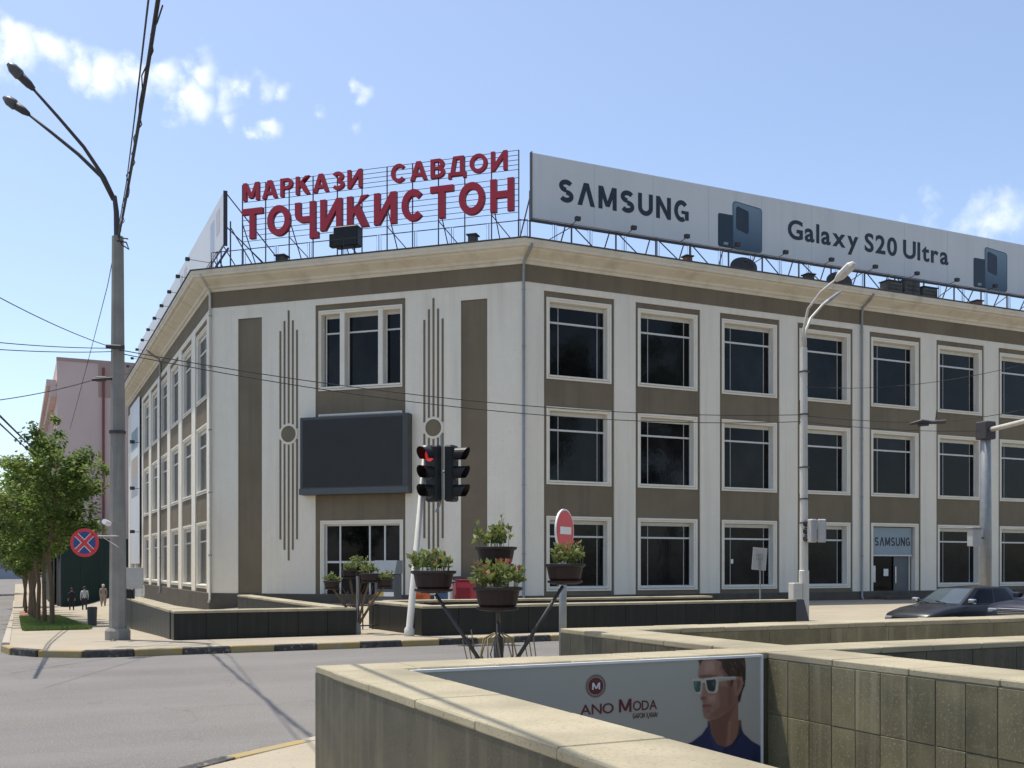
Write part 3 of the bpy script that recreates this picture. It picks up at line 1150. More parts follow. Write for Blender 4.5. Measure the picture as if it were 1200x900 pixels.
def print_quads(name, polys, y, parent, fr):
    """flat print: polygons with a colour at every corner"""
    me = bpy.data.meshes.new(name)
    v, f, cols = [], [], []
    for i, (pts, cs) in enumerate(polys):
        k = len(v)
        v += [(p[0], y - .002 * i, p[1]) for p in pts]
        f.append(tuple(range(k, k + len(pts))))
        cols += [(*c, 1) for c in (cs if isinstance(cs, list) else [cs] * len(pts))]
    me.from_pydata(v, [], f)
    a = me.color_attributes.new('print', 'FLOAT_COLOR', 'POINT')
    a.data.foreach_set('color', np.array(cols, dtype=np.float32).ravel())
    me.materials.append(print_m)
    return add(name, None, None, parent, fr, mesh=(me, (0, 0, 0)))


def rrect(x0, x1, z0a, z1a, z0b, z1b, r=.12):
    """upright rounded quadrilateral: left edge z0a..z1a, right edge z0b..z1b"""
    pts = []
    for (cx, cz, s) in ((x0 + r, z0a + r, 180), (x1 - r, z0b + r, 270), (x1 - r, z1b - r, 0), (x0 + r, z1a - r, 90)):
        for k in range(5):
            a = R(s + 22.5 * k)
            pts.append((cx + r * math.cos(a), cz + r * math.sin(a)))
    return pts


def phone(x, parent, fr):
    s = x
    lo, hi = (.045, .085, .13), (.17, .24, .29)
    body = rrect(s + .85, s + 2.45, 16.26, 18.40, 16.26, 18.28, .16)
    grad = [tuple(lerp(lo[c], hi[c], min(1, max(0, (p[1] - 16.26) / 2.1))) for c in range(3)) for p in body]
    cm = rrect(s + 1.0, s + 1.72, 17.15, 18.22, 17.02, 18.10, .12)
    polys = [(rrect(s, s + .95, 16.26, 17.78, 16.26, 17.78, .10), (.02, .028, .04)),
             (rrect(s + .05, s + .88, 16.30, 17.68, 16.30, 17.68, .08), [(.018, .03, .045)] * 20),
             ([(s + .3, 16.38), (s + .55, 16.38), (s + .58, 16.5), (s + .33, 16.5)], (.3, .31, .3)),
             (rrect(s + .81, s + 2.49, 16.24, 18.44, 16.24, 18.32, .18), (.05, .075, .10)),
             (body, grad), (cm, (.016, .025, .042)),
             (rrect(s + 1.08, s + 1.40, 17.45, 18.1, 17.45, 18.06, .06), (.022, .032, .05))]
    print_quads('phone_print', polys, BY - .008, parent, fr)


phone(28.80 - CR.x, bp, FR_R)
phone(45.00 - CR.x, bp, FR_R)


def billboard_frame(own, fr, u0, u1, y, n, zb=16.2, zr=14.9, depth=1.6):
    add('lower_beam', MB().tube([(u0, y + .1, zb - .04), (u1, y + .1, zb - .04)], .05, 4), rust_steel, own, fr)
    add('roof_beam', MB().tube([(u0, y + .1, zr + .04), (u1, y + .1, zr + .04)], .04, 4), rust_steel, own, fr)
    for i in range(n + 1):
        u = lerp(u0, u1, i / n) + random.uniform(-.12, .12) * (0 < i < n)
        add('post', MB().tube([(u, y + .2, zr - .1), (u, y + .2, zb + 1.2)], .04, 4), rust_steel, own, fr)
        add('brace', MB().tube([(u, y + .22, zb + .9), (u + random.uniform(-.2, .2), y + depth, zr - .05)], .03, 4), rust_steel, own, fr)
        if i < n:
            w = (u1 - u0) / n
            s = random.choice((-1, 1))
            add('brace', MB().tube([(u + (w if s > 0 else 0), y + .12, zb), (u + (0 if s > 0 else w) * random.uniform(.75, 1), y + .12, zr)], .026, 4), rust_steel, own, fr)


billboard_frame(bb, FR_R, A0, A1, BY, 19)
for i in range(14):
    u = A0 + 1.9 + i * 2.75
    add('floodlight', MB().tube([(u, BY, 16.2), (u, BY - .42, 16.26)], .016, 5).box(u - .11, u + .11, BY - .56, BY - .40, 16.22, 16.38), dark_steel, bb, FR_R)

lb = thing('billboard', 'pale billboard seen edge-on above the left front', 'billboard', (8.6, 66, 14.9))
LY = .75
L0, L1 = END_L - 85.5, END_L - 48.55
lp = add('panel', MB().box(L0, L1, LY - .1, LY, 16.35, 18.70), vinyl_left, lb, FR_L)
add('panel_edge', MB().box(L1, L1 + .04, LY - .12, LY + .06, 16.25, 18.75), dark_steel, lb, FR_L)
polys = []
for u in (L1 - 3.6, L1 - 14):
    for q in ((rrect(u, u + 1.1, 16.6, 18.2, 16.6, 18.2, .1), (.34, .38, .43)), (rrect(u + 1.6, u + 2.6, 17.2, 18.3, 17.2, 18.3, .1), (.45, .40, .40))):
        print_quads('phone_print', [q], LY - .106, lp, FR_L)
billboard_frame(lb, FR_L, L0, L1, LY, 15)
for u, z0, z1 in ((L1, 18.6, 15.6), (L1, 17.1, 15.0)):
    add('brace', MB().tube([(L1, LY + .05, z0), (L1, LY + 3.2, z1 - .6)], .03, 4), rust_steel, lb, FR_L)
for i in range(11):
    u = L1 - 3.2 - i * 3.3
    add('floodlight', MB().tube([(u, LY - .1, 16.3), (u, LY - 1.15, 16.35)], .016, 5).box(u - .1, u + .1, LY - 1.33, LY - 1.13, 16.28, 16.42), dark_steel, lb, FR_L)


def railing(label, fr, u0, u1, y, n, zr=14.88, h=.98):
    r = thing('roof_railing', label, 'railing', tuple(fr @ Vector(((u0 + u1) / 2, y, zr))))
    w = (u1 - u0) / n
    for i in range(n + 1):
        u = u0 + w * i
        add('post', MB().tube([(u, y, zr - .03), (u, y, zr + h)], .016, 4), dark_steel, r, fr)
    for i in range(n):
        u = u0 + w * i
        a, b = u + .10, u + w - .10
        add('rail_frame', MB().tube([(a, y, zr + .28), (b, y, zr + .28), (b, y, zr + h - .02), (a, y, zr + h - .02), (a, y, zr + .28)], .011, 4), dark_steel, r, fr)
    add('top_rail', MB().tube([(u0, y, zr + h), (u1, y, zr + h)], .013, 4), dark_steel, r, fr)
    return r


railing('thin steel railing along the roof edge under the red lettering', FR_C, -.1, CH_LEN + .1, .25, 9)
railing('thin steel railing along the roof edge under the grey billboard', FR_R, -.1, LEN_R - 4, .25, 26)
railing('thin steel railing along the roof edge under the pale left billboard', FR_L, LEN_L - 12, LEN_L + .1, .3, 8)


def roof_box(name, label, cat, fr, u, y, w, dpt, h, m, cap=True):
    o = thing(name, label, cat, tuple(fr @ Vector((u, y, 14.88))))
    add('shaft', MB().bbox(u - w / 2, u + w / 2, y - dpt / 2, y + dpt / 2, 14.84, 14.88 + h, .02), m, o, fr)
    if cap:
        add('cowl', MB().bbox(u - w / 2 - .06, u + w / 2 + .06, y - dpt / 2 - .06, y + dpt / 2 + .06, 14.885 + h, 14.94 + h, .01), tar, o, fr)
    return o


fl = thing('roof_speaker_box', 'black boxy floodlight housing below the red lettering', 'floodlight', tuple(FR_C @ Vector((6.6, .45, 14.9))))
add('housing', MB().bbox(6.0, 7.15, .25, .75, 15.55, 16.42, .04), black_p, fl, FR_C)
add('side_box', MB().bbox(5.72, 5.98, .4, .7, 15.62, 16.2, .03), black_p, fl, FR_C)
add('mount', MB().tube([(6.3, .5, 14.85), (6.3, .5, 15.6)], .04, 6).tube([(6.9, .5, 14.85), (6.9, .5, 15.6)], .04, 6), dark_steel, fl, FR_C)
roof_box('roof_vent', 'small grey roof vent under the first big red letters', 'vent', FR_C, 3.35, .5, .42, .42, .55, tar)
roof_box('roof_vent', 'small grey roof vent under the last big red letters', 'vent', FR_C, 12.35, .5, .34, .34, .6, tar)
roof_box('roof_vent', 'brownish roof vent below the wordmark end of the billboard', 'vent', FR_R, 8.35, .5, .32, .32, .55, terracotta)
roof_box('roof_vent', 'brown roof vent between the two roof dishes', 'vent', FR_R, 15.2, .5, .4, .4, .55, tar)
roof_box('roof_vent', 'reddish roof vent nearest the right picture edge', 'vent', FR_R, 26.3, .5, .4, .4, .5, terracotta)


def dish(label, u):
    o = thing('satellite_dish', label, 'satellite dish', tuple(FR_R @ Vector((u, .6, 14.88))))
    fr = FR_R @ Matrix.Translation((u, .6, 15.25)) @ Matrix.Rotation(R(-25), 4, 'Z') @ Matrix.Rotation(R(62), 4, 'X')
    m = MB()
    m.lathe([(.02, 0), (.25, .03), (.45, .10), (.6, .19), (.62, .2), (.6, .21), (.45, .13), (.25, .06), (.02, .03)], n=24)
    add('reflector', m, dark_steel, o, fr, smooth=True)
    add('feed_arm', MB().tube([(0, -.55, .2), (0, 0, .6)], .015, 5).bbox(-.05, .05, -.05, .05, .55, .66, .01), dark_steel, o, fr)
    add('mast', MB().tube([(u, .6, 14.84), (u, .6, 15.3)], .035, 6), steel, o, FR_R)


dish('dark round satellite dish under the left blue phone picture', 11.45)
dish('dark round satellite dish behind the white street lamp head', 17.1)
bagm = mat('tarpaulin_cream', (.6, .52, .40), (.5, .43, .33), .9, 3)
o = add('roof_hatch', MB().bbox(9.9, 11.2, .75, 1.8, 14.84, 15.3, .12), bagm, None, FR_R)
tag(o, 'low cream hatch on the roof beside the left satellite dish', 'hatch')
o = add('roof_hatch', MB().bbox(15.7, 16.9, .8, 1.9, 14.84, 15.32, .12), bagm, None, FR_R)
tag(o, 'low cream hatch on the roof beside the right satellite dish', 'hatch')
for i, (u, w, h, lab) in enumerate(((20.6, .95, .85, 'leftmost of the weathered cooling units on the roof under the billboard'), (21.75, 1.0, 1.0, 'middle of the weathered cooling units on the roof under the billboard'), (22.95, .95, .8, 'rightmost of the weathered cooling units on the roof under the billboard'))):
    o = thing('cooling_unit', lab, 'cooling unit', tuple(FR_R @ Vector((u, .7, 14.88))), group='weathered cooling units')
    add('case', MB().bbox(u - w / 2, u + w / 2, .4, 1.0, 14.84, 14.9 + h, .03), mat('weathered_unit', (.16, .15, .125), (.10, .095, .08), .9, 4), o, FR_R)
    for k in range(4):
        z = 15.02 + k * h / 5
        add('louvre', MB().box(u - w * .42, u + w * .42, .375, .405, z, z + h / 12), tar, o, FR_R)
    add('lid', MB().bbox(u - w / 2 - .04, u + w / 2 + .04, .36, 1.04, 14.905 + h, 14.96 + h, .01), tar, o, FR_R)

# ------------------------------------------------------------------ underpass parapets
TOPZ = 1.0


def cap_run(own, x0, x1, y0, y1, along, n, z=TOPZ, th=.055, over=.008, m=capstone):
    """row of cap slabs, each one its own stone with an open joint"""
    for i in range(n):
        if along == 'x':
            a, b = lerp(x0, x1, i / n), lerp(x0, x1, (i + 1) / n)
            q = (a + .0015, b - .0015, y0 - over, y1 + over)
        else:
            a, b = lerp(y0, y1, i / n), lerp(y0, y1, (i + 1) / n)
            q = (x0 - over, x1 + over, a + .0015, b - .0015)
        dz = random.uniform(-.003, .003)
        j = [random.uniform(-.004, .004) for _ in range(4)]
        if along == 'x':
            q = (q[0], q[1], q[2] + j[0], q[3] + j[1])
        else:
            q = (q[0] + j[0], q[1] + j[1], q[2], q[3])
        add('cap_slab', MB().bbox(*q, z - th, z + dz, random.uniform(.005, .011)), m, own)


pp = thing('underpass_parapet', 'pale-capped stone parapet walls of the underpass stairs in the foreground', 'parapet', (5, 6, .13))
ZC = TOPZ - .055


def wall(own, x0, x1, y0, y1, m, z0=-2.6, z1=ZC, name='wall'):
    return add(name, MB().box(x0, x1, y0, y1, z0, z1), m, own)


AX0, AX1, BX0, BX1, FY0, FY1, DY0, DY1 = 2.03, 2.56, 5.90, 6.55, 7.28, 7.75, 10.52, 11.12
wall(pp, AX0, AX1, -3, FY1, granite)
wall(pp, AX1, BX0, FY0, FY1 - .002, granite)
wall(pp, BX0 + .004, BX1 - .004, -3, DY1 - .004, grout)
wall(pp, BX1 - .002, 40, FY0 + .004, FY1 + .10, granite)
wall(pp, BX1 - .002, 40, DY0 + .004, DY1 - .002, grout)
cap_run(pp, AX0, AX1, -3, FY0 - .009, 'y', 12)
cap_run(pp, AX0, BX0 - .009, FY0 - .0, FY1, 'x', 6)
cap_run(pp, BX0, BX1, -3, FY0 - .008, 'y', 13)
cap_run(pp, BX0, BX1, FY0 - .008, DY0 - .009, 'y', 4)
cap_run(pp, BX0, 40, DY0, DY1, 'x', 52)
cap_run(pp, BX1 + .009, 40, FY0, FY1 + .1, 'x', 52)


def tiles(own, fixed, v0, v1, normal, zrows, w, m=tile_m, th=.007):
    """facing tiles set one by one with open joints; normal '-x', '+x' or '-y'"""
    n = int(round((v1 - v0) / w))
    shared = {}
    for r, (z0, z1) in enumerate(zrows):
        for i in range(n):
            a, b = lerp(v0, v1, i / n) + .0025, lerp(v0, v1, (i + 1) / n) - .0025
            pr = random.uniform(-.0015, .0015)
            if normal == '-y':
                q = (a, b, fixed - th + pr, fixed)
            elif normal == '-x':
                q = (fixed - th + pr, fixed, a, b)
            else:
                q = (fixed, fixed + th + pr, a, b)
            o = add('tile', MB().bbox(*q, z0 + .0025, z1 - .0025, .003), m, own)


rows = [(.47, ZC - .003), (-.06, .47), (-.59, -.06)]
tiles(pp, BX0 + .002, .2, FY0, '-x', rows, .266)
tiles(pp, BX0 + .002, FY1 + .002, DY1, '-x', rows[:1] + [(.0, .47)], .266, granite)
tiles(pp, DY0 + .002, BX1, 20.5, '-y', [(.30, ZC - .003)], 1.02, tile_m)
tiles(pp, FY0 + .002, BX1, 17.5, '-y', [(.30, ZC - .003), (-.4, .3)], .62, granite)
# stairs going down inside
for k in range(9):
    add('stair', MB().box(AX1, BX0, FY0 - .32 * (k + 1) - .8, FY0 - .32 * k - .8, -2.6, -.75 - .15 * k), concrete, pp)
add('stair', MB().box(AX1, BX0, FY0 - .8, FY0, -2.6, -.6), concrete, pp)

# ------------------------------------------------------------------ poster on the near parapet
po = thing('fashion_poster', 'grey fashion poster with a man in white sunglasses on the near parapet', 'poster', (4.3, FY0 - .03, -.5))
PY = FY0 - .034
add('board', MB().box(AX1 + .02, 5.79, PY, FY0 - .002, -.55, .985), mat('poster_board', (.42, .402, .342), (.40, .382, .325), .55, .8, spec=.3), po)
add('edge_strip', MB().box(5.79, 5.812, PY - .012, FY0 - .002, -.55, .985), sign_white, po)
add('top_strip', MB().box(AX1 + .02, 5.79, PY - .012, FY0 - .002, .966, .986), sign_white, po)


def poster_man():
    nx, ny = 190, 330
    ax0, ax1, z0, z1 = 5.0, 5.788, -.42, .964
    A, Z = np.meshgrid(np.linspace(ax0, ax1, nx), np.linspace(z0, z1, ny))
    px = 800 + (A - 5.0) / .00865
    cy = ((.99 - Z) / .00732 + 766 + (890 - px) * .0526 - 755) * 6.21
    cx = (px - 800) * 6.21
    img = np.empty((ny, nx, 3))
    img[:] = (.41, .392, .334)
    cov = np.zeros((ny, nx))

    def inside(P):
        P = np.array(P, float)
        r = np.zeros(cx.shape, bool)
        j = len(P) - 1
        for i in range(len(P)):
            xi, yi, xj, yj = *P[i], *P[j]
            c = ((yi > cy) != (yj > cy)) & (cx < (xj - xi) * (cy - yi) / (yj - yi + 1e-9) + xi)
            r ^= c
            j = i
        return r.astype(float)

    def blur(m, k):
        for _ in range(k):
            q = np.pad(m, 1, mode='edge')
            m = (q[1:-1, 1:-1] * 2 + q[:-2, 1:-1] + q[2:, 1:-1] + q[1:-1, :-2] + q[1:-1, 2:]) / 6
        return m

    def paint(P, col, k=1, al=1.0, clip=None):
        m = blur(inside(P), k) * al
        if clip is not None:
            m = m * clip
        np.maximum(cov, m, out=cov)
        img[:] = img * (1 - m[..., None]) + np.array(col) * m[..., None]
        return m
    rs = np.random.RandomState(3)
    skin, dark, hair = (.30, .165, .115), (.15, .07, .048), (.040, .021, .013)
    shirt, shirt_d = (.018, .025, .085), (.009, .012, .04)
    # neck, shirt
    paint([(170, 545), (420, 545), (430, 700), (330, 770), (230, 760), (170, 640)], (.16, .075, .05))
    neck = paint([(190, 520), (330, 470), (395, 360), (398, 590), (380, 680), (330, 740), (260, 740), (205, 660), (188, 560)], (.25, .125, .085))
    paint([(190, 520), (330, 470), (395, 400), (330, 540), (300, 740), (255, 740), (205, 660)], dark, 8, .75, neck)
    paint([(318, 560), (345, 540), (335, 720), (318, 720)], (.33, .18, .12), 6, .6, neck)
    sh = paint([(-60, 740), (60, 690), (130, 640), (172, 580), (186, 556), (196, 640), (238, 716), (300, 738), (352, 716), (400, 645), (408, 580), (440, 645), (500, 700), (620, 770), (620, 2200), (-60, 2200)], shirt)
    paint([(172, 590), (186, 560), (200, 640), (240, 718), (290, 740), (280, 790), (210, 730)], (.03, .04, .12), 2, .8, sh)
    paint([(408, 585), (425, 640), (370, 740), (320, 760), (352, 716), (400, 645)], shirt_d, 2, .8, sh)
    paint([(285, 740), (315, 740), (320, 1400), (285, 1400)], shirt_d, 2, .7, sh)
    for k in range(5):
        x = -20 + k * 130
        paint([(x, 820), (x + 40, 780), (x + 25, 1500), (x - 10, 1500)], shirt_d, 8, .5, sh)
    # head
    face = paint([(104, 200), (112, 140), (130, 108), (280, 108), (320, 200), (352, 262), (372, 244), (400, 232), (424, 240), (434, 275), (424, 330), (398, 366), (388, 380), (372, 420), (330, 476), (262, 522), (215, 540), (180, 540), (150, 526), (137, 502), (139, 486), (131, 470), (137, 458), (129, 443), (136, 420), (124, 398), (116, 384), (121, 366), (126, 344), (112, 318), (103, 270)], skin)
    paint([(250, 300), (380, 300), (390, 400), (330, 480), (230, 530), (200, 500), (262, 440)], (.20, .10, .068), 10, .75, face)
    paint([(104, 130), (200, 110), (230, 220), (110, 220)], (.36, .21, .15), 12, .6, face)
    paint([(150, 360), (240, 360), (230, 430), (165, 420)], (.36, .205, .145), 10, .6, face)
    paint([(150, 500), (220, 490), (235, 530), (165, 540)], (.22, .115, .078), 6, .5, face)
    paint([(104, 222), (112, 236), (150, 240), (235, 232), (240, 222), (170, 218)], (.10, .05, .034), 2, .7, face)
    paint([(120, 378), (150, 372), (160, 388), (140, 396), (122, 392)], (.13, .06, .045), 2, .8, face)
    paint([(128, 432), (160, 426), (206, 436), (186, 446), (134, 446)], (.20, .065, .055), 1, .85, face)
    paint([(133, 447), (190, 446), (176, 466), (136, 466)], (.30, .115, .095), 2, .8, face)
    paint([(131, 444), (200, 438), (200, 443), (131, 449)], (.10, .035, .03), 1, .8, face)
    ear = paint([(372, 252), (398, 234), (424, 240), (432, 275), (420, 330), (392, 366), (372, 372), (366, 320)], (.29, .145, .105))
    paint([(385, 262), (404, 250), (416, 270), (406, 310), (388, 330), (392, 290)], (.15, .065, .048), 3, .8, ear)
    hm = paint([(98, 40), (440, 40), (452, 140), (455, 230), (446, 300), (428, 340), (412, 410), (396, 428), (394, 372), (418, 336), (436, 276), (424, 236), (384, 232), (366, 250), (352, 302), (330, 300), (338, 250), (306, 210), (276, 170), (268, 126), (214, 104), (150, 106), (124, 128), (114, 158), (104, 120)], hair)
    for k in range(150):
        x, y = rs.uniform(100, 450), rs.uniform(40, 330)
        dx, dy = rs.uniform(10, 34), rs.uniform(14, 50)
        paint([(x, y), (x + 6, y), (x + dx + 4, y + dy), (x + dx, y + dy)], (.17, .095, .058) if k % 2 else (.016, .009, .006), 1, .6, hm)
    paint([(150, 130), (215, 118), (225, 190), (150, 205)], (.47, .30, .22), 14, .55, face)
    paint([(112, 300), (140, 290), (136, 372), (122, 378)], (.44, .27, .20), 4, .5, face)
    paint([(176, 376), (226, 366), (222, 402), (184, 408)], (.46, .28, .205), 9, .6, face)
    paint([(140, 372), (168, 366), (160, 420), (138, 424)], (.22, .115, .08), 5, .5, face)
    paint([(148, 474), (190, 470), (196, 486), (152, 490)], (.20, .10, .07), 3, .55, face)
    paint([(150, 494), (186, 492), (184, 520), (156, 520)], (.40, .235, .17), 5, .5, face)
    paint([(300, 200), (352, 262), (350, 420), (330, 470), (318, 400), (322, 300)], (.15, .072, .05), 7, .6, face)
    paint([(262, 130), (300, 200), (338, 262), (322, 300), (296, 240), (258, 180)], (.13, .066, .045), 5, .55, face)
    for k in range(260):
        x, y = rs.uniform(150, 380), rs.uniform(420, 540)
        paint([(x, y), (x + 5, y), (x + 5, y + 5), (x, y + 5)], (.12, .06, .045), 0, .25, face)
    # sunglasses
    fr_c, fr_s = (.50, .46, .38), (.33, .30, .25)
    paint([(54, 250), (60, 244), (126, 246), (140, 252), (150, 244), (232, 234), (376, 232), (380, 250), (252, 266), (244, 330), (232, 350), (178, 348), (160, 326), (150, 276), (132, 276), (126, 330), (116, 354), (80, 352), (66, 320)], fr_c, 1)
    paint([(236, 250), (378, 242), (380, 252), (250, 268)], fr_s, 1, .7)
    paint([(64, 264), (116, 260), (122, 276), (116, 338), (84, 342), (72, 318)], (.05, .10, .085), 1)
    paint([(70, 268), (96, 264), (84, 320), (76, 318)], (.13, .21, .18), 3, .7)
    paint([(158, 258), (222, 250), (232, 264), (226, 326), (216, 338), (182, 338), (168, 318)], (.022, .035, .032), 1)
    paint([(196, 270), (226, 262), (222, 310), (206, 300)], (.08, .115, .105), 4, .6)
    img[:] *= rs.uniform(.97, 1.03, (ny, nx, 1))
    cols = np.ones((ny, nx, 4), np.float32)
    cols[..., :3] = img
    me = bpy.data.meshes.new('man_print')
    v = np.stack([A, np.full_like(A, PY - .003), Z], -1).reshape(-1, 3)
    f = []
    for j in range(ny - 1):
        for i in range(nx - 1):
            k = j * nx + i
            if cov[j:j + 2, i:i + 2].max() > .25:
                f.append((k, k + 1, k + nx + 1, k + nx))
    me.from_pydata(v.tolist(), [], f)
    a = me.color_attributes.new('print', 'FLOAT_COLOR', 'POINT')
    a.data.foreach_set('color', cols.ravel())
    me.materials.append(print_m)
    add('man_print', None, None, po, ID, mesh=(me, (0, 0, 0)))


poster_man()
maroon = mat('maroon_ink', (.13, .022, .02), (.12, .02, .02), .5, 5)
logo = add('logo_disc', MB().disc_y(4.16, .795, .068, PY - .004, PY - .001, 32), maroon, po)
mb = MB()
for j in range(36):
    a0, a1 = 2 * math.pi * j / 36, 2 * math.pi * (j + .55) / 36
    P = lambda r, a: (4.16 + r * math.cos(a), PY - .004, .795 + r * math.sin(a))
    mb.quad(P(.075, a0), P(.092, a0), P(.092, a1), P(.075, a1))
add('logo_ring', mb, maroon, logo)
stroke_lettering('M', 4.125, 4.195, .768, .822, PY - .008, .003, [sign_white, sign_white], logo, ID, .17)
lettering('ANO', 4.02, 4.325, .572, .652, PY - .004, .002, [maroon, maroon], po, ID, bold=.006, gap=.05)
stroke_lettering('M', 4.375, 4.49, .572, .676, PY - .004, .003, [maroon, maroon], po, ID, .16)
lettering('ODA', 4.505, 4.735, .578, .655, PY - .004, .002, [maroon, maroon], po, ID, bold=.006, gap=.05)
lettering('БАРОИ ҲАМА!', 4.505, 4.74, .515, .553, PY - .004, .002, [maroon, maroon], po, ID, bold=-.004, gap=.07)

# ------------------------------------------------------------------ far parapets across the road


def far_parapet(label, runs, top=.83):
    """runs: list of wall boxes (x0, x1, y0, y1, axis, slabs)"""
    x = sum(r[0] + r[1] for r in runs) / len(runs) / 2
    y = sum(r[2] + r[3] for r in runs) / len(runs) / 2
    o = thing('underpass_parapet', label, 'parapet', (x, y, 0))
    for (x0, x1, y0, y1, ax, n) in runs:
        wall(o, x0, x1, y0, y1, granite_far, -1.5, top - .06)
        cap_run(o, x0, x1, y0, y1, ax, n, top, .06, .028)
        for i in range(n):      # facing panels on the street side
            if ax == 'x':
                a, b = lerp(x0, x1, i / n), lerp(x0, x1, (i + 1) / n)
                add('facing_slab', MB().bbox(a + .004, b - .004, y0 - .018, y0, .02, top - .064, .004), granite_far, o)
            else:
                a, b = lerp(y0, y1, i / n), lerp(y0, y1, (i + 1) / n)
                add('facing_slab', MB().bbox(x0 - .018, x0, a + .004, b - .004, -.4, top - .064, .004), granite_far, o)
    return o


far_parapet('low black granite parapet left of the red traffic light, behind the concrete pole',
            [(3.12, 7.25, 23.95, 24.45, 'x', 6), (3.12, 3.55, 24.48, 35.2, 'y', 14), (6.82, 7.25, 24.48, 36.2, 'y', 14)], .76)
far_parapet('long low black granite parapet behind the flower pots, right of the traffic light',
            [(8.45, 19.4, 22.75, 23.25, 'x', 12), (8.45, 8.9, 23.28, 26.7, 'y', 4), (8.93, 19.4, 26.6, 27.05, 'x', 10)], .82)

rl = thing('low_railing', 'short black railing in the gap between the two black parapets', 'railing', (7.9, 25.5, .13))
for i in range(6):
    add('bar', MB().tube([(7.3 + i * .27, 26.2, .1), (7.3 + i * .27, 26.2, .72)], .018, 5), dark_steel, rl)
for z in (.2, .72):
    add('rail', MB().tube([(7.25, 26.2, z), (8.7, 26.2, z)], .02, 5), dark_steel, rl)

# ------------------------------------------------------------------ street poles
pol = thing('street_light', 'tall grey concrete street light with two dark lamp heads, left', 'street light', (2.05, 24.94, .13))
m = MB()
m.lathe([(.235, .10), (.235, .33), (.19, .34), (.185, .5), (.125, 9.1)], 2.05, 24.94, 8)
add('shaft', m, concrete, pol)
add('base_collar', MB().lathe([(.27, .09), (.27, .30), (.23, .36)], 2.05, 24.94, 8), concrete, pol)
tp = Vector((2.04, 24.94, 9.05))
add('upper_tube', MB().tube([tp, tp + Vector((-.02, 0, .6)), tp + Vector((-.06, 0, .95))], [.075, .06, .05], 8), dark_steel, pol)
for (pts, hx) in ((((133, 232, 23.4), (122, 208, 23.3), (98, 172, 23.0), (68, 137, 22.6), (37, 102, 22.2)), (9, 74, 21.9)),
                  (((133, 234, 23.4), (119, 207, 23.4), (92, 181, 23.3), (60, 155, 23.15), (31, 132, 23.0)), (4, 114, 22.9))):
    P = [at(*p) for p in pts]
    arm = add('arm', MB().tube(P, [.05, .045, .04, .035, .03], 6), dark_steel, pol, smooth=True)
    e, h = P[-1], at(*hx)
    dr = (h - e).normalized()
    L = (h - e).length
    head = MB()
    head.tube([e - dr * .06, e + dr * .06, e + dr * (L * .45), e + dr * (L * .47)], [.05, .085, .095, .06], 8)
    add('lamp_housing', head, dark_steel, arm, smooth=True)
    lens = MB()
    lens.tube([e + dr * (L * .44), e + dr * (L * .52), e + dr * (L * .8), e + dr * L], [.09, .12, .11, .04], 8)
    add('lamp_bowl', lens, mat('lamp_bowl', (.07, .07, .07), (.10, .10, .10), .4, 8), arm, smooth=True)
hw = add('bracket', MB().tube([at(108, 445, 23.1), at(137, 443, 23.4)], .035, 6).tube([at(112, 444, 23.2), at(124, 444, 23.3)], .06, 6), dark_steel, pol)
add('insulator', MB().lathe([(.03, 0), (.07, .04), (.04, .07), (.07, .1), (.03, .14)], *at(133, 408, 23.0)[:2], 8), dark_steel, hw)
add('insulator', MB().tube([at(124, 406, 23.1), at(146, 407, 23.2)], .05, 6), dark_steel, pol)
add('cable_tangle', MB().tube([at(137, 282, 23.2), at(148, 284, 23.2), at(151, 292, 23.1), at(143, 287, 23.1), at(139, 278, 23.1), at(150, 280, 23.1)], .018, 5), wire_m, pol)
add('collar', MB().tube([at(137.5, 505, 23.4), at(137.5, 508, 23.4)], .19, 8), dark_steel, pol)
add('spotlight', MB().tube([at(128, 614, 23.2), at(122, 611, 23.0)], .06, 8), sign_white, pol)

fr = frame(*at(99, 636, 23.1), -YAW)
ns = thing('no_stopping_sign', 'round blue sign with red rim and red cross hung beside the concrete pole', 'traffic sign', at(99, 636, 23.1))
add('disc', MB().disc_y(0, 0, .315, 0, .02, 36), sign_red, ns, fr)
add('blue_field', MB().disc_y(0, 0, .245, -.003, .001, 36), sign_blue, ns, fr)
for s in (1, -1):
    mb = MB()
    a = R(45 * s)
    ux, uz, vx, vz = math.cos(a), math.sin(a), -math.sin(a), math.cos(a)
    yy = -.016 if s > 0 else -.013
    mb.quad(*[(ux * i * .25 + vx * j * .038, yy, uz * i * .25 + vz * j * .038) for i, j in ((-1, -1), (1, -1), (1, 1), (-1, 1))])
    add('cross_bar', mb, sign_red, ns, fr)
    mb = MB()
    for q in (1, -1):
        mb.quad(*[(ux * i * .245 + vx * (q * .047 + j * .009), yy + .006, uz * i * .245 + vz * (q * .047 + j * .009)) for i, j in ((-1, -1), (1, -1), (1, 1), (-1, 1))])
    add('white_edge', mb, sign_white, ns, fr)
add('bracket_arm', MB().tube([(.28, .03, .15), (.72, .1, .15)], .015, 5).tube([(.4, .03, .12), (.72, .1, -.1)], .01, 5), offwhite, ns, fr)

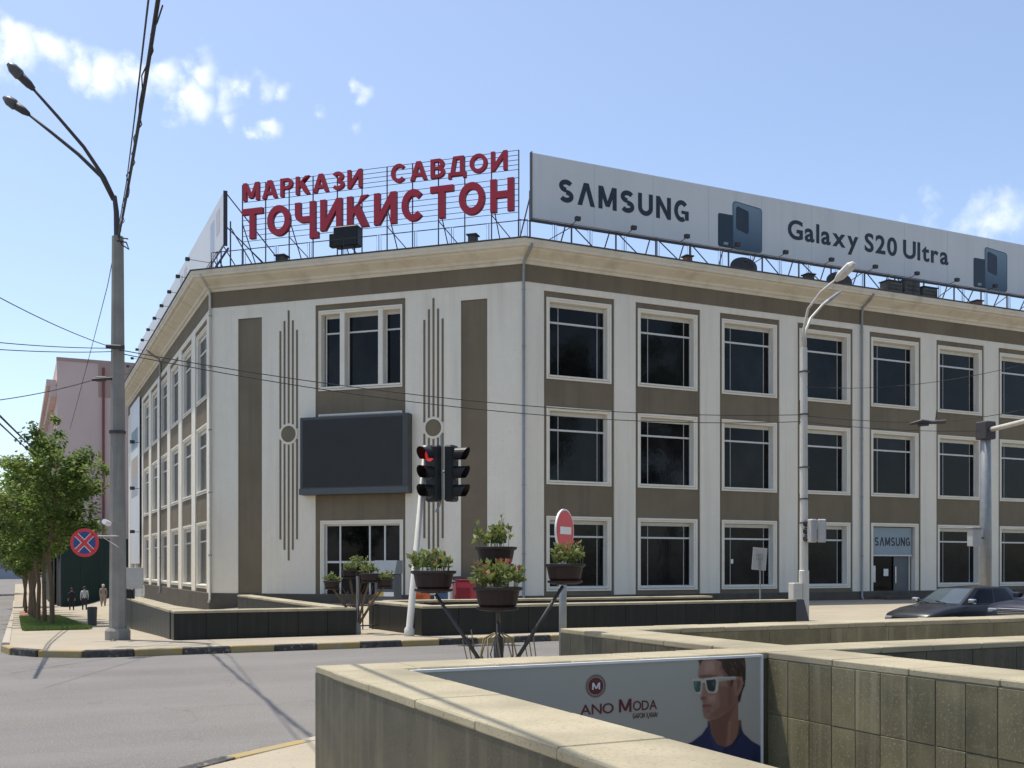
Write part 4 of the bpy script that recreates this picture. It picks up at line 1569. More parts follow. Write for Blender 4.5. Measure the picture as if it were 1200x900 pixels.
rp = thing('street_light', 'white-painted street light with two arms in front of the right front', 'street light', (21.05, 24.34, .13))
add('shaft', MB().lathe([(.15, .1), (.15, 1.6), (.125, 1.62), (.112, 5), (.10, 8.18), (.05, 8.2)], 21.05, 24.34, 12), offwhite, rp, smooth=False)
for pts, last in ((((941, 410, 31), (942, 385, 30.9), (947, 362, 30.7), (962, 342, 30.4), (984, 324, 30.1)), ((979, 329, 30.15), (1001, 308, 29.8))),
                  (((943, 410, 31), (944, 388, 31.1), (950, 373, 31.3), (964, 357, 31.7), (974, 349, 32.0)), ((966, 356, 31.8), (986, 341, 32.3)))):
    arm = add('arm', MB().tube([at(*p) for p in pts], [.045, .042, .04, .036, .032], 8), offwhite, rp, smooth=True)
    e, h = at(*last[0]), at(*last[1])
    big = last[1][0] > 990
    add('lamp_head', MB().tube([e, lerp(e, h, .25), lerp(e, h, .8), h], [.05, .13 if big else .06, .14 if big else .045, .06 if big else .02], 8), offwhite if big else steel, arm)
for y in (435, 485, 547, 584, 612):
    add('band', MB().tube([at(942.5, y, 31), at(942.5, y + 1.4, 31)], .15, 10), dark_steel, rp)
add('junction_box', MB().bbox(20.55, 20.88, 24.2, 24.45, .75, 1.25, .02), offwhite, rp)

sp = at(955, 622, 30.6)
tb = thing('traffic_light', 'pair of grey signal heads seen from behind on the white street light', 'traffic light', sp - Vector((0, 0, .35)))
fr = frame(sp.x, sp.y, sp.z, -YAW)
for x, rot in ((.02, .5), (.30, -.3)):
    f2 = fr @ Matrix.Translation((x - .1, 0, 0)) @ Matrix.Rotation(rot, 4, 'Z')
    hd = add('signal_head', MB().bbox(-.12, .12, -.1, .1, -.34, .34, .03), sign_back, tb, f2)
    for z in (-.22, 0, .22):
        add('visor', MB().tube([(0, .1, z), (0, .28, z)], .095, 8), black_p, hd, f2)
add('bracket', MB().tube([(-.3, 0, .25), (.25, 0, .25)], .02, 5).tube([(-.3, 0, -.25), (.25, 0, -.25)], .02, 5), dark_steel, tb, fr)

ma = thing('mast_arm_pole', 'thick grey steel mast pole with a white arm at the right picture edge', 'mast', (27.58, 23.47, .13))
add('shaft', MB().lathe([(.19, .08), (.18, 3), (.15, 6.1), (.05, 6.15)], 27.58, 23.47, 12), steel, ma, smooth=True)
add('clamp', MB().bbox(27.36, 27.8, 23.25, 23.69, 5.72, 6.28, .03), dark_steel, ma)
add('arm', MB().tube([(27.58, 23.4, 6.0), (27.3, 21.4, 6.12), (26.6, 17.0, 6.3)], [.08, .072, .06], 10), offwhite, ma, smooth=True)
bx = at(1142, 630, 32.5)
box = add('control_box', MB().bbox(bx.x - .2, bx.x + .18, bx.y - .12, bx.y + .12, bx.z - .27, bx.z + .27, .02), sign_back, ma)
add('box_roof', MB().bbox(bx.x - .24, bx.x + .22, bx.y - .16, bx.y + .16, bx.z + .275, bx.z + .31, .01), steel, box)
add('bracket', MB().tube([bx, (27.58, 23.47, bx.z)], .03, 5), dark_steel, ma)

# red traffic light at the crossing
tl = thing('traffic_light', 'black twin-head traffic light showing red on a leaning white pole', 'traffic light', (8.25, 22.96, .13))
pb, pt = at(479, 746, 24.2), at(499, 522, 23.9)
add('pole', MB().tube([pb - Vector((0, 0, .1)), lerp(pb, pt, .04), lerp(pb, pt, .05), pt], [.13, .12, .085, .062], 10), offwhite, tl, smooth=True)


def signal(cx, cy, depth, rz, lit):
    c = at(cx, cy, depth)
    fr = frame(*c, rz)
    h = add('signal_head', MB().bbox(-.185, .185, -.11, .11, -.64, .64, .04), black_p, tl, fr)
    for i, z in enumerate((.42, 0, -.42)):
        add('lens', MB().disc_y(0, z, .15, -.125, -.105, 24), red_lens if (lit and i == 0) else dark_lens, h, fr)
        v = MB()
        n = 14
        for j in range(n):
            a0, a1 = R(-35 + 250 * j / n), R(-35 + 250 * (j + 1) / n)
            def P(a, y, r=.165):
                k = .5 + .5 * math.sin(a)
                return (r * math.cos(a), -.11 - y * (.45 + .55 * k), z + r * math.sin(a))
            v.quad(P(a0, 0), P(a1, 0), P(a1, .33), P(a0, .33))
            v.quad(P(a0, 0, .158), P(a0, .33, .158), P(a1, .33, .158), P(a1, 0, .158))
        add('visor', v, black_p, h, fr)
    return h


signal(508, 555, 23.8, -YAW - R(42), True)
signal(529, 555, 23.9, -YAW + R(68), False)
add('hanger', MB().tube([at(517, 510, 23.8), at(518, 585, 23.8), at(515, 592, 23.8), at(511, 600, 23.7)], .026, 6), steel, tl)
add('cross_tube', MB().tube([at(499, 553, 23.9), at(533, 553, 23.9)], .025, 6), steel, tl)

# no-entry sign
c = at(660, 622, 15)
fr = frame(c.x, c.y, c.z, -YAW + R(63))
ne = thing('no_entry_sign', 'round red no entry sign turned away on a grey post among flower pots', 'traffic sign', (c.x, c.y, .13))
add('post', MB().tube([(c.x + .02, c.y + .05, 0), (c.x + .02, c.y + .05, c.z + .2)], .055, 10), steel, ne, smooth=True)
add('rim', MB().disc_y(0, 0, .312, -.03, -.005, 40), sign_white, ne, fr)
add('disc', MB().disc_y(0, 0, .288, -.036, -.029, 40), sign_red, ne, fr)
add('white_bar', MB().box(-.19, .19, -.042, -.0355, -.05, .055), sign_white, ne, fr)

# ------------------------------------------------------------------ flower pot stands


def leaf_quads(mb, c, n, spread, hgt, size, rnd, mi=0, up=.5):
    for _ in range(n):
        p = Vector((rnd.gauss(0, spread[0]), rnd.gauss(0, spread[1]), rnd.uniform(0, hgt))) + c
        d = Vector((rnd.uniform(-1, 1), rnd.uniform(-1, 1), rnd.uniform(-.2, up + .6))).normalized()
        s = d.cross(Vector((rnd.uniform(-1, 1), rnd.uniform(-1, 1), rnd.uniform(-1, 1)))).normalized()
        L = size * rnd.uniform(.6, 1.3)
        w = L * .32
        nrm = d.cross(s) * (w * .25)
        mb.quad(p, p + d * L * .5 + s * w + nrm, p + d * L, p + d * L * .5 - s * w + nrm, mi)


def pot_plant(own, c, scale, rnd, tall=1.0, flowers=12, lean=0, dense=1.0):
    """half-round trough with rim, foot plate, plant and blooms; c is the rim centre"""
    s = scale
    fr = frame(c.x, c.y, c.z, -YAW + lean)
    pot = add('pot', MB().lathe([(.20 * s, -.23 * s), (.225 * s, -.20 * s), (.262 * s, -.02 * s), (.25 * s, -.02 * s), (.2 * s, -.06 * s)], n=20, sy=.8), pot_m, own, fr)
    add('rim', MB().lathe([(.262 * s, -.045 * s), (.292 * s, -.03 * s), (.295 * s, .0), (.262 * s, .004), (.25 * s, -.02 * s)], n=20, sy=.8), pot_rim, pot, fr)
    add('saucer', MB().lathe([(.2 * s, -.27 * s), (.245 * s, -.26 * s), (.25 * s, -.232 * s), (.19 * s, -.225 * s)], n=20, sy=.8), pot_m, pot, fr)
    add('soil', MB().lathe([(.23 * s, -.035 * s), (.22 * s, -.03 * s)], n=16, sy=.8), soil, pot, fr)
    st, lf, fl_ = MB(), MB(), MB()
    for k in range(int(46 * dense)):
        x, y = max(-.23, min(.23, rnd.gauss(0, .14))) * s, rnd.uniform(-.14, .14) * s
        h = rnd.uniform(.07, .29) * s * (tall if rnd.random() < .3 else 1)
        top = Vector((x + rnd.uniform(-.07, .07) * s, y + rnd.uniform(-.06, .06) * s, h))
        st.tube([(x, y, -.03 * s), (x * 1.05, y, h * .5), top], .0045 * s, 3, caps=False)
        nl = int(7 * (1 + h / (.3 * s)))
        for _ in range(nl):
            t = rnd.uniform(.15, 1) ** .8
            p = Vector((x, y, 0)).lerp(top, t)
            leaf_quads(lf, p, 1, (.012 * s, .012 * s), .01, rnd.choice((.06, .085, .11, .12)) * s * (1.15 - .4 * t), rnd, up=.8)
        if k < flowers:
            for _ in range(6):
                leaf_quads(fl_, top + Vector((0, 0, .0)), 1, (.012 * s, .012 * s), .03 * s, .04 * s, rnd, up=1)
    add('stems', st, stem_m, pot, fr)
    add('leaves', lf, leaf_p, pot, fr)
    if flowers:
        add('blossoms', fl_, flower_m, pot, fr)
    return pot


rnd = random.Random(11)
pbase = at(584, 829, 12.0)
ps = thing('flower_stand', 'tall branching stand with four maroon flower pots in front of the traffic light', 'flower stand', (pbase.x, pbase.y, .13))
m = MB().lathe([(.10, .10), (.09, .2), (.06, .24), (.055, .93), (.024, .96), (.022, 1.40)], pbase.x, pbase.y, 10)
add('post', m, dark_steel, ps, smooth=True)
spots = [((508, 669), 11.9, .885, .95, 6, .7), ((581, 641), 12.25, .85, 1.75, 3, .5), ((583, 688), 11.8, .97, 1.0, 24, .9), ((662, 661), 12.0, .82, .85, 14, .6)]
for (pxy, dep, sc, tall, flw, dn) in spots:
    c = at(*pxy, dep)
    pot_plant(ps, c, sc, rnd, tall, flw, rnd.uniform(-.1, .1), dn)
    foot = c - Vector((0, 0, .26 * sc))
    root = Vector((pbase.x, pbase.y, .35 if abs(pxy[0] - 584) > 30 else 1.1))
    add('branch', MB().tube([root, lerp(root, foot, .55), lerp(root, foot, .97)], [.026, .023, .020], 8), dark_steel, ps, smooth=True)
    add('pot_plate', MB().bbox(c.x - .12, c.x + .12, c.y - .1, c.y + .1, foot.z - .022, foot.z - .004, .004), dark_steel, ps)
for k in range(9):
    a = 2 * math.pi * k / 9
    x, y = pbase.x, pbase.y
    r0 = .05
    pts = [(x + r0 * math.cos(a), y + r0 * math.sin(a), .98), (x + .17 * math.cos(a), y + .17 * math.sin(a), .92), (x + .21 * math.cos(a + .2), y + .21 * math.sin(a + .2), .72), (x + .14 * math.cos(a), y + .14 * math.sin(a), .5), (x + .17 * math.cos(a - .2), y + .17 * math.sin(a - .2), .2)]
    add('scroll', MB().tube(pts, .009, 5), dry_m, ps, smooth=True)
for bxp in (548, 628):
    for k in range(3):
        b0 = at(bxp + 8 - k * 4 + (0 if bxp < 584 else -10), 800, 12)
        t0 = at(bxp + 4 - k * 5 + (0 if bxp < 584 else -8), 738 + k * 6, 12)
        add('scroll', MB().tube([b0, lerp(b0, t0, .5) + Vector((.03, 0, 0)), t0], .007, 5), dry_m, ps)

rnd = random.Random(23)
qb = at(419, 744, 25.0)
qs = thing('flower_stand', 'small branching stand with five flower pots beside the kerb across the road', 'flower stand', (qb.x, qb.y, .13))
add('post', MB().lathe([(.09, .08), (.08, .3), (.04, .45), (.035, 1.5)], qb.x, qb.y, 8), steel, qs)
for (pxy, dep, sc) in (((389, 681), 25, .72), ((410, 668), 25.3, .72), ((421, 662), 25.6, .72), ((433, 672), 24.8, .8), ((451, 679), 25, .72)):
    c = at(*pxy, dep)
    pot_plant(qs, c, sc * 1.02, rnd, .8, 0, 0, .5)
    root = Vector((qb.x, qb.y, .3))
    foot = c - Vector((0, 0, .2 * sc))
    mid = lerp(root, foot, .5) + Vector((0, 0, .05))
    add('branch', MB().tube([root, mid, foot], [.035, .028, .022], 6), bark, qs)
    for k in range(5):
        e = mid + Vector((rnd.uniform(-.25, .25), rnd.uniform(-.2, .2), rnd.uniform(.1, .45)))
        add('twig', MB().tube([lerp(root, foot, rnd.uniform(.2, .6)), e], [.012, .006], 4), bark, qs)

# ------------------------------------------------------------------ trees


def make_tree(name, label, loc, H, cr, seed, trunk_h, rt=.11, leaves=7500, size=.17, group=None, mats_=None, crown_bias=0):
    r = random.Random(seed)
    t = thing(name, label, 'tree', loc, r.uniform(0, 6), group)
    wfr = WM[t.name]
    tr = MB()
    bend = [Vector((r.uniform(-.06, .06), r.uniform(-.06, .06), 0)) * i for i in range(6)]
    pts = [Vector((0, 0, -.3))] + [bend[i] + Vector((0, 0, H * .82 * (i + .3) / 5.3)) for i in range(6)]
    tr.tube(pts, [rt * 1.35, rt * 1.1, rt, rt * .85, rt * .6, rt * .38, rt * .12], 10)
    add('trunk', tr, bark, t, wfr, smooth=True)
    tips = []
    for k in range(17):
        z = lerp(trunk_h, H * .80, (k + r.random()) / 17)
        a = k * 2.4 + r.uniform(-.4, .4)
        f = (z - trunk_h) / (H - trunk_h)
        L = cr * (1.0 - .55 * f) * r.uniform(.65, 1.08) * (.75 + .5 * min(1, f * 4))
        b = Vector((bend[3].x * f, bend[3].y * f, z))
        e = b + Vector((math.cos(a) * L, math.sin(a) * L, L * r.uniform(.25, .8)))
        mid = b.lerp(e, .5) + Vector((0, 0, -.06 * L))
        add('limb', MB().tube([b, mid, e], [rt * .42 * (1.1 - f), rt * .25, rt * .08], 5), bark, t, wfr, smooth=True)
        for q in (.4, .62, .82, 1.0):
            tips.append((b.lerp(e, q) + Vector((r.gauss(0, .12), r.gauss(0, .12), r.gauss(0, .12))) * cr * .5, r.uniform(.65, 1.2)))
    tips.append((Vector((bend[5].x, bend[5].y, H * .9)), .8))
    tips.append((Vector((bend[5].x + .1, bend[5].y, H * .98)), .5))
    cw = MB()
    per = leaves // len(tips)
    for c, s in tips:
        rad = cr * .235 * s
        mi = 1 if r.random() < .3 else 0
        for _ in range(int(per * s)):
            d = Vector((r.gauss(0, 1), r.gauss(0, 1), r.gauss(0, .75)))
            p = c + d.normalized() * rad * (r.random() ** .45)
            dr = Vector((r.uniform(-1, 1), r.uniform(-1, 1), r.uniform(-.9, .35))).normalized()
            sd = dr.cross(Vector((r.uniform(-.5, .5), r.uniform(-.5, .5), 1))).normalized()
            L = size * r.uniform(.55, 1.25)
            w = L * .36
            cw.quad(p, p + dr * L * .5 + sd * w, p + dr * L, p + dr * L * .5 - sd * w, mi if r.random() < .8 else 1 - mi)
    add('crown', cw, mats_ or [leaf_a, leaf_b], t, wfr)
    return t


TB = [(1.1, 38.7), (.95, 42.5), (.8, 46.3), (.75, 50.4), (.7, 55), (.7, 61), (.7, 68), (.6, 77), (.6, 88), (.6, 101)]
ordw = ['nearest', 'second', 'third', 'fourth', 'fifth', 'sixth', 'seventh', 'eighth', 'ninth', 'tenth']
t0 = t1 = None
for i, (a, b) in enumerate(TB):
    lab = 'bright green street tree, %s in the row on the grass strip' % ordw[i]
    z = gz(a, b) + .1
    if i == 0:
        t0 = make_tree('street_tree', lab, (a, b, z), 7.2, 1.72, 5, 2.5, .075, 6200, .18, 'street trees on the grass strip')
    elif i == 1:
        t1 = make_tree('street_tree', lab, (a, b, z), 7.0, 1.9, 9, 2.4, .075, 6400, .19, 'street trees on the grass strip')
    else:
        src = t0 if i % 2 == 0 else t1
        s = random.uniform(.92, 1.08)
        c = copy_tree(src, frame(a, b, z, random.uniform(0, 6.28)) @ Matrix.Scale(s, 4))
        c['label'] = lab
make_tree('tree', 'darker taller tree standing behind the street trees at the left edge', (-5.5, 74, -1.4), 12.6, 3.6, 31, 4, .25, 9000, .32, mats_=[leaf_b, leaf_b])
make_tree('tree', 'dark leafy tree far down the street at the left edge', (-14, 120, -1.9), 12, 4.5, 37, 3, .25, 7000, .45, mats_=[leaf_b, leaf_a])
make_tree('tree', 'distant dark tree beside the end of the street', (-4.5, 150, -1.9), 10, 4.5, 41, 3, .25, 6000, .5, mats_=[leaf_b, leaf_a])

for (a, b, s) in ((14, -14, 3.9), (24, -19, 4.3), (33, -11, 3.6), (45, -17, 4.2), (60, -12, 3.9)):
    c = copy_tree(t1 if s > 4 else t0, frame(a, b, 0, a) @ Matrix.Scale(s, 4))
    tag(c, 'tall tree behind the viewpoint, seen only as a dark reflection in the store windows', 'tree', 'trees mirrored in the windows')

# grass strip
mb = grid([.2, .6, 1.1, 1.6, 2.0], lambda u: [33.6 + i * 2 for i in range(14)], lambda a, b: gz(a, b) + .155)
struct(add('lawn_soil', mb, mat('lawn', (.11, .155, .042), (.08, .115, .032), .95, 2.5, 8, .5, 25)))
gm = MB()
rg = random.Random(3)
for _ in range(16000):
    a, b = rg.uniform(.15, 2.05), 33.5 + 26.5 * rg.random() ** 1.5
    z = gz(a, b) + .15
    h, an = rg.uniform(.05, .13), rg.uniform(0, 6.28)
    dx, dy = math.cos(an) * .012, math.sin(an) * .012
    lx, ly = rg.uniform(-.05, .05), rg.uniform(-.05, .05)
    gm.poly([(a - dx, b - dy, z), (a + dx, b + dy, z), (a + lx, b + ly, z + h)])
o = add('grass', gm, grass_m)
tag(o, 'strip of short green grass under the street trees', 'grass', kind='stuff')
struct(add('tree_bed', grid([.2, 1.0, 1.6], lambda u: [60.6, 66, 74, 84], lambda a, b: gz(a, b) + .17), terracotta))

# ------------------------------------------------------------------ buildings and fence down the street
pk = thing('pink_building', 'tall pink rendered building with plain side wall behind the concrete pole', 'building', (14, 120, -2))
PX0, PY0 = 3.45, 107
add('wall', MB().box(PX0, 34, PY0, 160, -3, 21.2), pink, pk)
add('upper_brickwork', MB().box(PX0 + 3.6, PX0 + 14, PY0 - .05, PY0 - .002, 17.8, 21.0), pink_dark, pk)
add('cornice', MB().box(PX0 - .55, PX0 + .02, PY0 + .2, 160, 17.6, 18.6).box(PX0 - .9, PX0 - .05, PY0 + .3, 160, 18.6, 19.2), pink, pk)
add('parapet', MB().box(PX0 - .05, 34, PY0 - .06, PY0 + .4, 21.0, 21.3), pink_dark, pk)
add('bay_window', MB().box(PX0 - 1.1, PX0 - .002, PY0 + 1.5, PY0 + 9, 4, 14.4), pink, pk)
for i in range(5):
    add('pilaster', MB().box(PX0 - .25, PX0 + .01, PY0 + 10 + i * 5, PY0 + 11.2 + i * 5, -2, 17.59), pink, pk)
for u in (4.05, 6.6):
    add('drainpipe', MB().tube([(PX0 + u, PY0 - .16, -2), (PX0 + u, PY0 - .16, 20.6)], .11, 6), mat('red_oxide_pipe', (.22, .075, .06), (.18, .06, .05), .8, 2), pk)
add('ledge', MB().box(PX0 - .06, PX0 + 14, PY0 - .5, PY0 - .07, 2.4, 3.3), mat('dark_roofing', (.09, .075, .065), (.07, .06, .05), .9, 2), pk)

fe = thing('site_fence', 'dark green sheeted construction fence at the foot of the pink building', 'fence', (6, 100, -2))
FX, FYY = 3.55, 99.5
for i in range(5):
    x = FX + i * 1.55
    add('sheet', MB().box(x + .01, x + 1.54, FYY, FYY + .05, -2.1, 4.15), net_green, fe)
    add('post', MB().box(x - .05, x + .05, FYY + .052, FYY + .15, -2.1, 4.2), dark_steel, fe)
for i in range(16):
    y = FYY + i * 2.4
    x = FX - .6 * min(1, i / 3)
    add('sheet', MB().box(x - .02, x + .03, y + .06, y + 2.4, -2.1, 4.15), net_green, fe)

fb = thing('far_building', 'hazy grey building closing the far end of the street', 'building', (-25, 330, -2))
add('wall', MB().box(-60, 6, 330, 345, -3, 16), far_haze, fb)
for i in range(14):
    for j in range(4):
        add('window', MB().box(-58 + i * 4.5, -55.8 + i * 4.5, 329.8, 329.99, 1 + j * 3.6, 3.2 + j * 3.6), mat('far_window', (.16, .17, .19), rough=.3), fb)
lbld = thing('left_building', 'pale building on the far left of the street, hidden by trees', 'building', (-30, 130, -2))
add('wall', MB().box(-45, -17, 150, 230, -3, 9), mat('pale_wall', (.45, .43, .38), (.4, .38, .34)), lbld)
for i in range(9):
    add('window', MB().box(-17.0, -16.9, 153 + i * 8, 156 + i * 8, 2, 5), glass, lbld)

# ------------------------------------------------------------------ small street things


def bin_(label, x, y, z, h, r, m):
    o = thing('litter_bin', label, 'litter bin', (x, y, z))
    add('drum', MB().lathe([(r * .85, z), (r * .9, z + .04), (r, z + h * .9), (r * .93, z + h * .9), (r * .9, z + h * .82)], x, y, 14), m, o, smooth=False)
    add('lid', MB().lathe([(r * 1.04, z + h * .9), (r * 1.06, z + h * .94), (r * .9, z + h), (r * .3, z + h * 1.01)], x, y, 14), m, o)
    add('foot', MB().lathe([(r * .92, z - .02), (r * .92, z + .035)], x, y, 14), dark_steel, o)


bz = gz(2.33, 38.28) + .13
bin_('dark grey litter bin on the pavement behind the street tree', 2.33, 38.28, bz, .64, .16, mat('bin_grey', (.07, .065, .06), (.05, .048, .045), .6, 5))
sgn = at(904, 714, 29.5)
o = thing('sandwich_board', 'dark folding board standing at the right end of the long black parapet', 'board', (20.2, 24.3, .13))
for s in (-1, 1):
    mb = MB()
    x = 19.85
    mb.quad((x, 23.6 + s * .28, .14), (x + .5, 23.6 + s * .28, .14), (x + .5, 23.6 + s * .04, .78), (x, 23.6 + s * .04, .78))
    mb.quad((x, 23.6 + s * .31, .14), (x + .5, 23.6 + s * .31, .14), (x + .5, 23.6 + s * .07, .78), (x, 23.6 + s * .07, .78))
    add('leaf', mb, dark_steel, o)
add('hinge', MB().tube([(19.85, 23.6, .79), (20.35, 23.6, .79)], .02, 6), steel, o)

c = at(890, 655, 31)
fr = frame(c.x, c.y, c.z, -YAW + .15)
o = thing('sign_board', 'small white sign seen from behind on a thin post before the third ground window', 'traffic sign', (c.x, c.y, .13))
add('plate', MB().bbox(-.22, .22, -.01, .01, -.33, .33, .004), sign_back, o, fr @ Matrix.Rotation(.08, 4, 'Y'))
add('clip', MB().box(-.1, .1, -.03, -.011, -.02, .02).box(-.1, .1, -.03, -.011, .1, .14), steel, o, fr)
add('post', MB().tube([(0, -.05, .15), (0, -.05, .1 - c.z)], .025, 6), steel, o, fr)

c = at(156, 678, 31.5)
fr = frame(c.x, c.y, 0, -YAW + .1)
o = thing('notice_board', 'blank grey notice board on two legs beside the concrete pole', 'notice board', (c.x, c.y, 0))
add('plate', MB().bbox(-.30, .30, -.02, .02, c.z - .31, c.z + .33, .005), sign_back, o, fr)
for x in (-.22, .02):
    add('leg', MB().tube([(x, 0, -.3), (x, 0, c.z - .3)], .03, 6), dark_steel, o, fr)
add('case', MB().bbox(-.3, .0, -.05, .05, c.z - .6, c.z - .33, .01), black_p, o, fr)
bin_('blue litter bin under the grey notice board', *at(151, 727, 33)[:2], gz(*at(151, 727, 33)[:2]) + .1, .9, .15, blue_m)

# kiosk and goods by the corner window
c = at(455, 690, 39)
fr = frame(c.x, c.y, 0, FR_C.to_euler().z)
o = thing('payment_kiosk', 'slate grey payment kiosk with a sloping hood at the corner window', 'kiosk', (c.x, c.y, .1))
add('cabinet', MB().bbox(-.42, .42, -.3, .3, .05, 1.45, .03), kiosk_m, o, fr)
mb = MB()
for s in (-.45, .45):
    mb.poly([(s, -.45, 1.45), (s, .3, 1.45), (s, .3, 1.95), (s, -.2, 1.95)])
mb.quad((-.45, -.45, 1.45), (.45, -.45, 1.45), (.45, -.2, 1.95), (-.45, -.2, 1.95))
mb.quad((-.45, -.2, 1.95), (.45, -.2, 1.95), (.45, .3, 1.95), (-.45, .3, 1.95))
mb.quad((-.45, -.45, 1.45), (-.45, .3, 1.45), (.45, .3, 1.45), (.45, -.45, 1.45))
add('hood', mb, mat('kiosk_hood', (.17, .20, .22), (.15, .18, .2), .4), o, fr)
add('display', MB().box(-.3, .3, -.312, -.298, .9, 1.35), glass, o, fr)
add('label_strip', MB().box(-.05, .36, -.31, -.3, .62, .78), sign_white, o, fr)
add('label_strip', MB().box(-.36, -.06, -.31, -.3, .62, .78), mat('label_yellow', (.55, .4, .08)), o, fr)


def goods(name, label, cat, x, y, d, w, h, dp, m, m2, top=False):
    c = at(x, y, d)
    f = frame(c.x, c.y, 0, FR_C.to_euler().z)
    o = thing(name, label, cat, (c.x, c.y, .13))
    add('body', MB().bbox(-w / 2, w / 2, -dp / 2, dp / 2, .1, .1 + h, .03), m, o, f)
    add('front', MB().box(-w * .38, w * .38, -dp / 2 - .012, -dp / 2 + .01, .1 + h * .3, .1 + h * .8), m2, o, f)
    add('lid', MB().bbox(-w / 2 - .02, w / 2 + .02, -dp / 2 - .02, dp / 2 + .02, .105 + h, .16 + h, .01), m2, o, f)


goods('drinks_cooler', 'orange cooler box behind the parapet near the traffic light', 'cooler', 493, 695, 36, .52, .80, .5, orange_m, mat('orange_dark', (.34, .07, .02)))
goods('drinks_cooler', 'white cooler box between the orange and the red one', 'cooler', 521, 690, 36, .58, 1.05, .5, sign_white, blue_m)
goods('drinks_cooler', 'red cooler box behind the parapet under the brown strip', 'cooler', 546, 688, 36, .62, 1.12, .5, red_m, mat('red_dark', (.2, .01, .02)))
o = add('awning_shelf', MB().bbox(11.9, 14.0, -.7, -.06, 1.15, 1.32, .02), dark_steel, None, FR_C)
tag(o, 'dark shelf on the wall above the coolers', 'shelf')

# ------------------------------------------------------------------ cars


